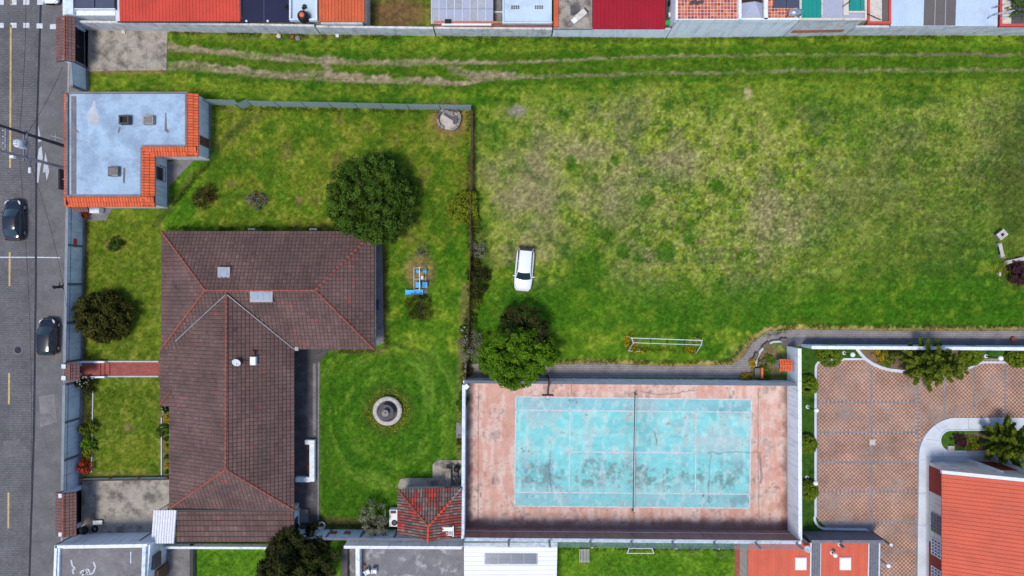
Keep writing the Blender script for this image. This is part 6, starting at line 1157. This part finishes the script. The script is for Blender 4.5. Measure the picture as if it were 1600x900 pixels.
# ---------------------------------------------------------------- cars
def car(label, px, py, rz, L, Wd, Ht, paint, style, zb=0.0, zc=.5):
    p = W(px, py, 0); root = empty('parked_car', (p.x, p.y, zb), label, 'car', rz=rz if rz else 1e-6); ORG[root.name] = Vector((0, 0, 0)); h = L / 2; hw = Wd / 2
    suv = style == 'suv'; belt = .98 if suv else .9
    n = 26; ts = [-1 + 2 * i / (n - 1) for i in range(n)]; vs = []; fs = []
    for t in ts:
        w = hw * (1 - .30 * abs(t) ** 9 - .05 * abs(t) ** 3 - (.05 if t > .6 else 0) * (t - .6) / .4)
        top = float(np.interp(t, [-1, -.93, -.7, .2, .45, .88, .97, 1], [.62, belt, belt + .06, belt + .03, belt, belt - .17, belt - .28, .5])) if True else 0
        lo = .24 + .12 * abs(t) ** 8; cr = .05
        sec = [(0, top + cr), (.45, top + cr * .8), (.8, top + cr * .3), (.94, top - .04), (1, top - .15), (1.0, .58), (.985, .4), (.93, lo)]
        row = [(x * w, z) for x, z in sec]; row = [(-x, z) for x, z in row[:0:-1]] + row
        vs += [(x, t * h, z) for x, z in row]
    k = 15
    for i in range(n - 1):
        for j in range(k - 1): a = i * k + j; fs.append((a, a + 1, a + k + 1, a + k))
        fs.append((i * k + k - 1, i * k, (i + 1) * k, (i + 1) * k + k - 1))
    fs += [tuple(range(k - 1, -1, -1)), tuple(range((n - 1) * k, n * k))]
    m = MB(); m.add(vs, [f[::-1] for f in fs]); m.build('body', paint, root, smooth=True)
    # greenhouse
    if suv: yb, yf, rb, rfr = -.94 * h, .42 * h, -.82 * h, .14 * h
    elif style == 'hatch': yb, yf, rb, rfr = -.93 * h, .48 * h, -.74 * h, .12 * h
    else: yb, yf, rb, rfr = -.78 * h, .46 * h, -.46 * h, .12 * h
    bw, rw = hw * .9, hw * .69; zb_, zr = belt + .02, Ht
    B = [(-bw * .93, yb), (bw * .93, yb), (bw * .95, yf), (-bw * .95, yf)]; T_ = [(-rw * .93, rb), (rw * .93, rb), (rw, rfr), (-rw, rfr)]
    V8 = [(x, y, zb_) for x, y in B] + [(x, y, zr - .03) for x, y in T_]
    mid = lambda a, b: tuple((q + w) / 2 for q, w in zip(a, b))
    def glass(nm, q): m = MB(); m.poly(q); m.build(nm, 'glass_car', root)
    def bow(a, b, c, d, bend, nm):     # curved screen between lower edge a-b and upper edge d-c
        m = MB(); N_ = 8; lo = []; hi = []
        for i in range(N_ + 1):
            t = i / N_; s = 4 * t * (1 - t) * bend; lo.append(Vector(a).lerp(Vector(b), t) + Vector((0, s, .02 * 4 * t * (1 - t)))); hi.append(Vector(d).lerp(Vector(c), t) + Vector((0, s * .6, .02 * 4 * t * (1 - t))))
        m.add(lo + hi, [(i, i + 1, N_ + 2 + i, N_ + 1 + i) for i in range(N_)]); m.build(nm, 'glass_car', root, smooth=True)
    bow(V8[3], V8[2], V8[6], V8[7], .14, 'windscreen'); bow(V8[0], V8[1], V8[5], V8[4], -.08, 'rear_window')
    glass('side_window', [V8[1], V8[2], V8[6], V8[5]]); glass('side_window', [V8[3], V8[0], V8[4], V8[7]])
    # roof panel, crowned
    m = MB(); NX, NYY = 8, 8; g = []
    for j in range(NYY + 1):
        t = j / NYY; y = rb + (rfr - rb) * t
        for i in range(NX + 1):
            s = -1 + 2 * i / NX; ww = rw * (.93 + .07 * t) * 1.03; yy = y + (.09 if t == 1 else .05 * t) * (1 - s * s) - (.06 * (1 - s * s) if t == 0 else 0); g.append((s * ww, yy, zr + .05 * (1 - abs(s) ** 3) - .045 * abs(2 * t - 1) ** 3))
    m.add(g, [(j * (NX + 1) + i, j * (NX + 1) + i + 1, (j + 1) * (NX + 1) + i + 1, (j + 1) * (NX + 1) + i) for j in range(NYY) for i in range(NX)]); m.build('roof', paint, root, smooth=True)
    for a, b in ((0, 4), (1, 5), (2, 6), (3, 7)): MB().tube([V8[a], V8[b]], .045, 6).build('pillar', paint, root)
    for s in (-1, 1):
        mid_b = (s * bw * .96, (yb + yf) / 2 - .1, zb_); mid_t = (s * rw * .99, (rb + rfr) / 2 - .05, zr - .02); MB().tube([mid_b, mid_t], .035, 6).build('pillar', paint, root)
        if suv: MB().tube([(s * rw * .95, rb + .1, zr + .07), (s * rw * 1.0, rfr - .1, zr + .08)], .025, 6).build('roof_rail', 'steel', root)
        mr = MB(); mr.cbox((s * (hw + .06), yf - .12 - .1, belt - .06), .22, .11, .15); mr.build('mirror', paint, root, bevel=.03)
        hl = MB(); hl.add([(s * hw * .55, h * .955, belt - .17), (s * hw * .86, h * .86, belt - .11), (s * hw * .92, h * .72, belt - .07), (s * hw * .80, h * .76, belt - .03), (s * hw * .6, h * .9, belt - .1)], [(0, 1, 2, 3, 4)]); 
        hl.v = [(x, y, z + .045) for x, y, z in hl.v]; hl.build('headlight', 'lamp_clear', root)
        tl = MB(); tl.box(s * hw * .66, s * hw * .9, -h * .985, -h * .9, belt - .22, belt + .035); tl.build('tail_light', 'lamp_red', root, bevel=.02)
        for yy in (-.62, .62):
            wh = MB(); c_ = Vector((s * (hw - .1), yy * h, .32)); N_ = 20; pr = [(.02, -.1), (.3, -.1), (.32, -.07), (.32, .07), (.3, .1), (.19, .1)]
            wh.lathe(pr, 0, 0, N_); wh.v = [(c_.x + s * v[2], c_.y + v[0], c_.z + v[1]) for v in wh.v]; w_ = wh.build('wheel', 'tyre', root, smooth=True)
            rm = MB(); rm.lathe([(.01, .06), (.12, .08), (.19, .1)], 0, 0, N_); rm.v = [(c_.x + s * v[2], c_.y + v[0], c_.z + v[1]) for v in rm.v]; rm.build('rim', 'steel', w_)
    m = MB(); m.box(-hw * .5, hw * .5, h * .965, h * 1.0, .42, .6); m.build('grille', 'black_plastic', root)
    if suv: m = MB(); m.box(-rw * .92, rw * .92, rb - .16, rb + .02, zr - .02, zr + .02); m.build('spoiler', 'black_plastic', root, bevel=.01); m = MB(); m.box(-hw * .8, hw * .8, -h * 1.0, -h * .95, .4, .75); m.build('bumper', 'black_plastic', root, bevel=.03)
    return root
car('white SUV parked alone on the dry field', 818.8, 421, math.radians(180 - 5), 4.45, 1.82, 1.66, 'paint_car_white', 'suv', zb=-.03)
car('dark slate sedan driving along the street lane', 27.5, 344.5, math.radians(0), 4.15, 1.75, 1.45, 'paint_car_slate', 'sedan', zb=-.1)
car('black hatchback parked by the pale blue street wall', 80.5, 525.5, math.radians(-1), 3.75, 1.72, 1.48, 'paint_car_black', 'hatch', zb=-.09)
car('white car cut by the picture edge near the crossing blocks', 84, -24, math.radians(180), 4.3, 1.75, 1.45, 'paint_car_white', 'sedan', zb=-.09)
# ---------------------------------------------------------------- transformer poles and wires
root = empty('transformer_poles', (*W(110, 248)[:2], 0), 'two tall utility poles carrying a transformer platform over the street', 'utility pole')
a, b = W(110, 265), W(110, 231)
MB().tube([(a.x, a.y, -.05), (a.x, a.y, 11.2)], [.17, .11], 12).build('pole', 'pole_concrete', root); MB().tube([(b.x, b.y, -.05), (b.x, b.y, 10.2)], [.17, .11], 12).build('pole', 'pole_dark', root)
for dx in (-.14, .14): MB().box(a.x + dx - .05, a.x + dx + .05, a.y - .3, b.y + .3, 6.55, 6.68).build('platform_beam', 'metal_grey', root)
ym = (a.y + b.y) / 2; t_ = MB().lathe([(.01, 6.7), (.36, 6.7), (.38, 6.8), (.38, 7.7), (.3, 7.8), (.01, 7.82)], a.x, ym, 18).build('transformer', 'metal_white', root, smooth=True)
for k in (-.2, 0, .2): MB().tube([(a.x, ym + k, 7.78), (a.x, ym + k, 8.15)], .04, 8).build('bushing', 'metal_white', t_)
for k in range(5): MB().box(a.x + .38, a.x + .6, ym - .3 + k * .14, ym - .26 + k * .14, 6.8, 7.5).build('cooling_fin', 'flashing', t_)
MB().box(a.x - .05, a.x + .05, a.y - .2, b.y + .2, 9.1, 9.2).build('crossarm', 'flashing', root)
for k in range(4): y = a.y + .2 + k * .55; MB().tube([(a.x, y, 9.2), (a.x, y, 9.5)], .05, 8).build('insulator', 'metal_white', root)
p = W(10, 244, 8.7); MB().cbox((a.x, a.y - .25, 8.1), .35, .22, .35).build('fuse_box', 'white_plastic', root); MB().tube([(a.x, a.y, 5.8), (a.x + .1, a.y - .9, 6.2)], .04, 8).build('lamp_arm', 'metal_grey', root); MB().cbox((a.x + .1, a.y - 1.1, 6.12), .22, .5, .12).build('street_light', 'metal_white', root)
def cable(label, p, q, sag, r=.018):
    m = MB(); p, q = Vector(p), Vector(q); N_ = 14; m.tube([p.lerp(q, i / N_) - Vector((0, 0, sag * 4 * (i / N_) * (1 - i / N_))) for i in range(N_ + 1)], r, 5); tag(m.build('overhead_cable', 'black_plastic'), label, 'cable', 'overhead street cables')
cable('thin black cable from transformer poles to the tiled gate', (b.x, b.y, 6.4), (*W(98, 104, 2.9)[:2], 2.9), .25); cable('thin black cable from transformer poles along the street wall', (a.x, a.y, 6.2), (*W(98, 480, 5)[:2], 4.4), .6)
cable('thin black cable running north above the parking lane', (b.x, b.y, 7.4), (*W(40, -120, 7)[:2], 7.2), .5); cable('long black cable running south above the parking lane', (a.x, a.y, 7.4), (*W(40, 1000, 7)[:2], 7.0), 1.2)
p = W(100, 218, 3.3); root = empty('roof_antenna', (p.x, p.y, 3.2), 'small pale antenna arm on the edge of the flat roof', 'antenna'); MB().tube([(p.x, p.y, 3.0), (p.x, p.y, 3.9)], .025, 6).build('mast', 'metal_white', root); MB().tube([(p.x, p.y, 3.85), (p.x - .9, p.y + .25, 3.95)], .02, 6).build('arm', 'metal_white', root); MB().tube([(p.x - .45, p.y - .3, 3.9), (p.x - .45, p.y + .5, 3.9)], .015, 6).build('element', 'metal_white', root)
p = W(98, 280, 2.6); root = empty('wall_sign', (p.x, p.y, 2.0), 'narrow black sign fixed to the street side of the flat-roofed house', 'sign'); MB().box(p.x - .32, p.x - .12, p.y - 1.0, p.y + 1.0, 2.2, 2.8).build('board', 'metal_dark', root, bevel=.02); MB().box(p.x - .14, p.x + .25, p.y - .05, p.y + .05, 2.45, 2.55).build('bracket', 'metal_grey', root)
# ---------------------------------------------------------------- walking person
p = W(99.5, 449, 0); root = empty('person', (p.x, p.y, -.09), 'person in dark clothes walking beside the street kerb', 'person', rz=math.radians(8)); ORG[root.name] = Vector((0, 0, 0))
J = dict(pel=((0, 0, .95), .15), ch=((0, .03, 1.22), .16), sh=((0, .03, 1.42), .13), nk=((0, .05, 1.52), .06), hd=((0, .08, 1.66), .1), top=((0, .08, 1.74), .075),
         lh=((-.1, 0, .9), .1), lk=((-.1, .2, .5), .07), la=((-.1, .12, .09), .045), lt=((-.1, .3, .04), .04), rh=((.1, 0, .9), .1), rk=((.1, 0, .48), .07), ra=((.1, -.3, .12), .045), rt=((.1, -.14, .03), .04),
         ls=((-.2, .03, 1.4), .07), le=((-.28, -.12, 1.14), .05), lw=((-.28, -.02, .9), .035), lhn=((-.27, .05, .82), .035), rs=((.2, .03, 1.4), .07), re=((.28, .12, 1.16), .05), rw=((.26, .34, 1.04), .035), rhn=((.25, .43, 1.02), .035))
ed = 'pel-ch ch-sh sh-nk nk-hd hd-top pel-lh lh-lk lk-la la-lt pel-rh rh-rk rk-ra ra-rt sh-ls ls-le le-lw lw-lhn sh-rs rs-re re-rw rw-rhn'.split()
nm = list(J); vs = [J[k][0] for k in nm]; es = [tuple(nm.index(q) for q in e.split('-')) for e in ed]; rd = [J[k][1] for k in nm]
for s, hn in ((-1, 'lhn'), (1, 'rhn')):
    h0 = Vector(J[hn][0])
    for q in range(5):
        i0 = len(vs); d = Vector((.012 * (q - 2) * s, .05, -.05 if q < 4 else -.02)) if q < 4 else Vector((-.04 * s, .03, -.02)); vs += [tuple(h0 + d), tuple(h0 + d * 1.7 + Vector((0, .01, -.015)))]; rd += [.009, .008]; es += [(nm.index(hn), i0), (i0, i0 + 1)]
me = bpy.data.meshes.new('body'); me.from_pydata(vs, es, []); bo = bpy.data.objects.new('body', me); link(bo, root); ORG[bo.name] = Vector((0, 0, 0)); sk = bo.modifiers.new('skin', 'SKIN'); sb = bo.modifiers.new('sub', 'SUBSURF'); sb.levels = sb.render_levels = 1
lay = me.skin_vertices[0] if me.skin_vertices else None
if lay is None:
    bpy.context.view_layer.objects.active = bo; bpy.ops.mesh.customdata_skin_add() ; lay = me.skin_vertices[0]
for i, r_ in enumerate(rd): lay.data[i].radius = (r_, r_); lay.data[i].use_root = (i == 0)
me.materials.append(M['cloth_dark'])
MB().ball((0, .06, 1.685), .115, 8).build('hair', 'hair', root, smooth=True); MB().ball((0, .13, 1.64), .075, 8, 1.25).build('face', 'skin', root, smooth=True)
# ---------------------------------------------------------------- odds and ends
for k, (x, y, fl) in enumerate(((484, 692, 'red'), (484.5, 706, 'purple'), (484.5, 727, 'red'))):
    p = W(x, y); root = empty('flower_pot', (p.x, p.y, .03), ['clay flower pot at the top end of the white planter wall', 'clay flower pot on the middle of the white planter wall', 'flower pot with pink blossom on the white planter wall'][k], 'pot', 'pots on the planter wall'); MB().lathe([(.01, .03), (.13, .03), (.19, .36), (.16, .36), (.14, .3), (.01, .3)], p.x, p.y, 14).build('pot', 'clay_pot', root, smooth=True)
    rng = np.random.default_rng(k); v, f, c = leafcloud([(p.x + rng.normal() * .08, p.y + rng.normal() * .08, .48) for q in range(8)], np.full(8, .12), 22, .07, *LG[fl], rng); np_mesh('leaves', v, f, 'leaf', root, col=c)
p = W(614, 0); p = W(610.5, 476, 0) ; p = W(588, 476, 1.0); root = empty('blue_tarp', (p.x, p.y, 0), 'crumpled dark blue cloth hung on a stand beside the brown roof', 'cloth'); MB().tube([(p.x, p.y - .55, 1.1), (p.x, p.y + .55, 1.1)], .03, 6).build('rail', 'metal_grey', root)
for q in (-.5, .5): MB().tube([(p.x, p.y + q, 0), (p.x, p.y + q, 1.1)], .03, 6).build('leg', 'metal_grey', root)
m = MB(); N_ = 10
for i in range(N_):
    y0 = p.y - .5 + i * .1; d = .05 * math.sin(i * 2.1); m.hexa([(p.x - .1 + d, y0, .5), (p.x + .12 + d, y0, .5), (p.x + .12 - d, y0 + .1, .5), (p.x - .1 - d, y0 + .1, .5), (p.x - .05, y0, 1.14), (p.x + .06, y0, 1.14), (p.x + .06, y0 + .1, 1.14), (p.x - .05, y0 + .1, 1.14)])
m.build('cloth', 'navy_cloth', root)
p = W(503, 820); root = empty('white_basin', (p.x, p.y, 0), 'white curved basin lying on bare soil by the pale wall', 'basin'); m = MB(); m.lathe([(.18, .02), (.34, .02), (.42, .3), (.38, .3), (.3, .08), (.18, .06)], p.x, p.y, 20); m.build('bowl', 'white_plastic', root, smooth=True)
for x in (521, 542): p = W(x, 829, 1.4); tag(MB().box(p.x - .28, p.x + .28, W(0, 826.5).y - .0, W(0, 826.5).y + .14, 1.0, 1.4).build('wall_niche', 'clay_pot'), ('brick box on the pale wall nearer the white basin' if x < 530 else 'brick box on the pale wall nearer the wispy tree'), 'box', 'brick boxes on the pale wall')
p = W(155, 822); root = empty('black_sack', (*W(133, 834)[:2], 0), 'black rubbish sack against the yard wall', 'sack'); q = W(133, 832); b_ = MB().ball((q.x, q.y + .3, .25), .42, 8, .7); b_.v = [(v[0] + R.uniform(-.05, .05), v[1] + R.uniform(-.05, .05), max(.02, v[2])) for v in b_.v]; b_.build('bag', 'black_plastic', root, smooth=True)
p = W(149, 826); root = empty('spare_tyre', (p.x, p.y, 0), 'black tyre lying in the stained concrete yard', 'tyre'); MB().lathe([(.2, .03), (.3, .03), (.34, .1), (.3, .2), (.2, .2), (.18, .1), (.2, .03)], p.x, p.y, 20).build('tyre', 'tyre', root, smooth=True)
p = W(155, 815); root = empty('metal_cart', (p.x, p.y, 0), 'small pale metal tray in the corner of the concrete yard', 'tray'); MB().cbox((p.x, p.y, .25), .95, .4, .05).build('tray', 'steel', root); 
for x in (-.4, .4):
    for y in (-.15, .15): MB().tube([(p.x + x, p.y + y, .03), (p.x + x, p.y + y, .26)], .02, 6).build('leg', 'metal_grey', root)
p = W(136, 337, .6); plant('potted_bush', 'dark potted bush with red leaves beside the house corner', 'plant', 132, 337, .38, .9, 'red', n=14, per=30, leaf=.09, seed=77)
p = W(1581, 529.5); root = empty('clay_ball', (p.x, p.y, 0), 'round reddish clay pot on the asphalt path', 'pot'); MB().lathe([(.01, .01), (.14, .01), (.26, .2), (.22, .4), (.16, .44), (.16, .38), (.01, .3)], p.x, p.y, 16).build('pot', 'clay_pot', root, smooth=True)
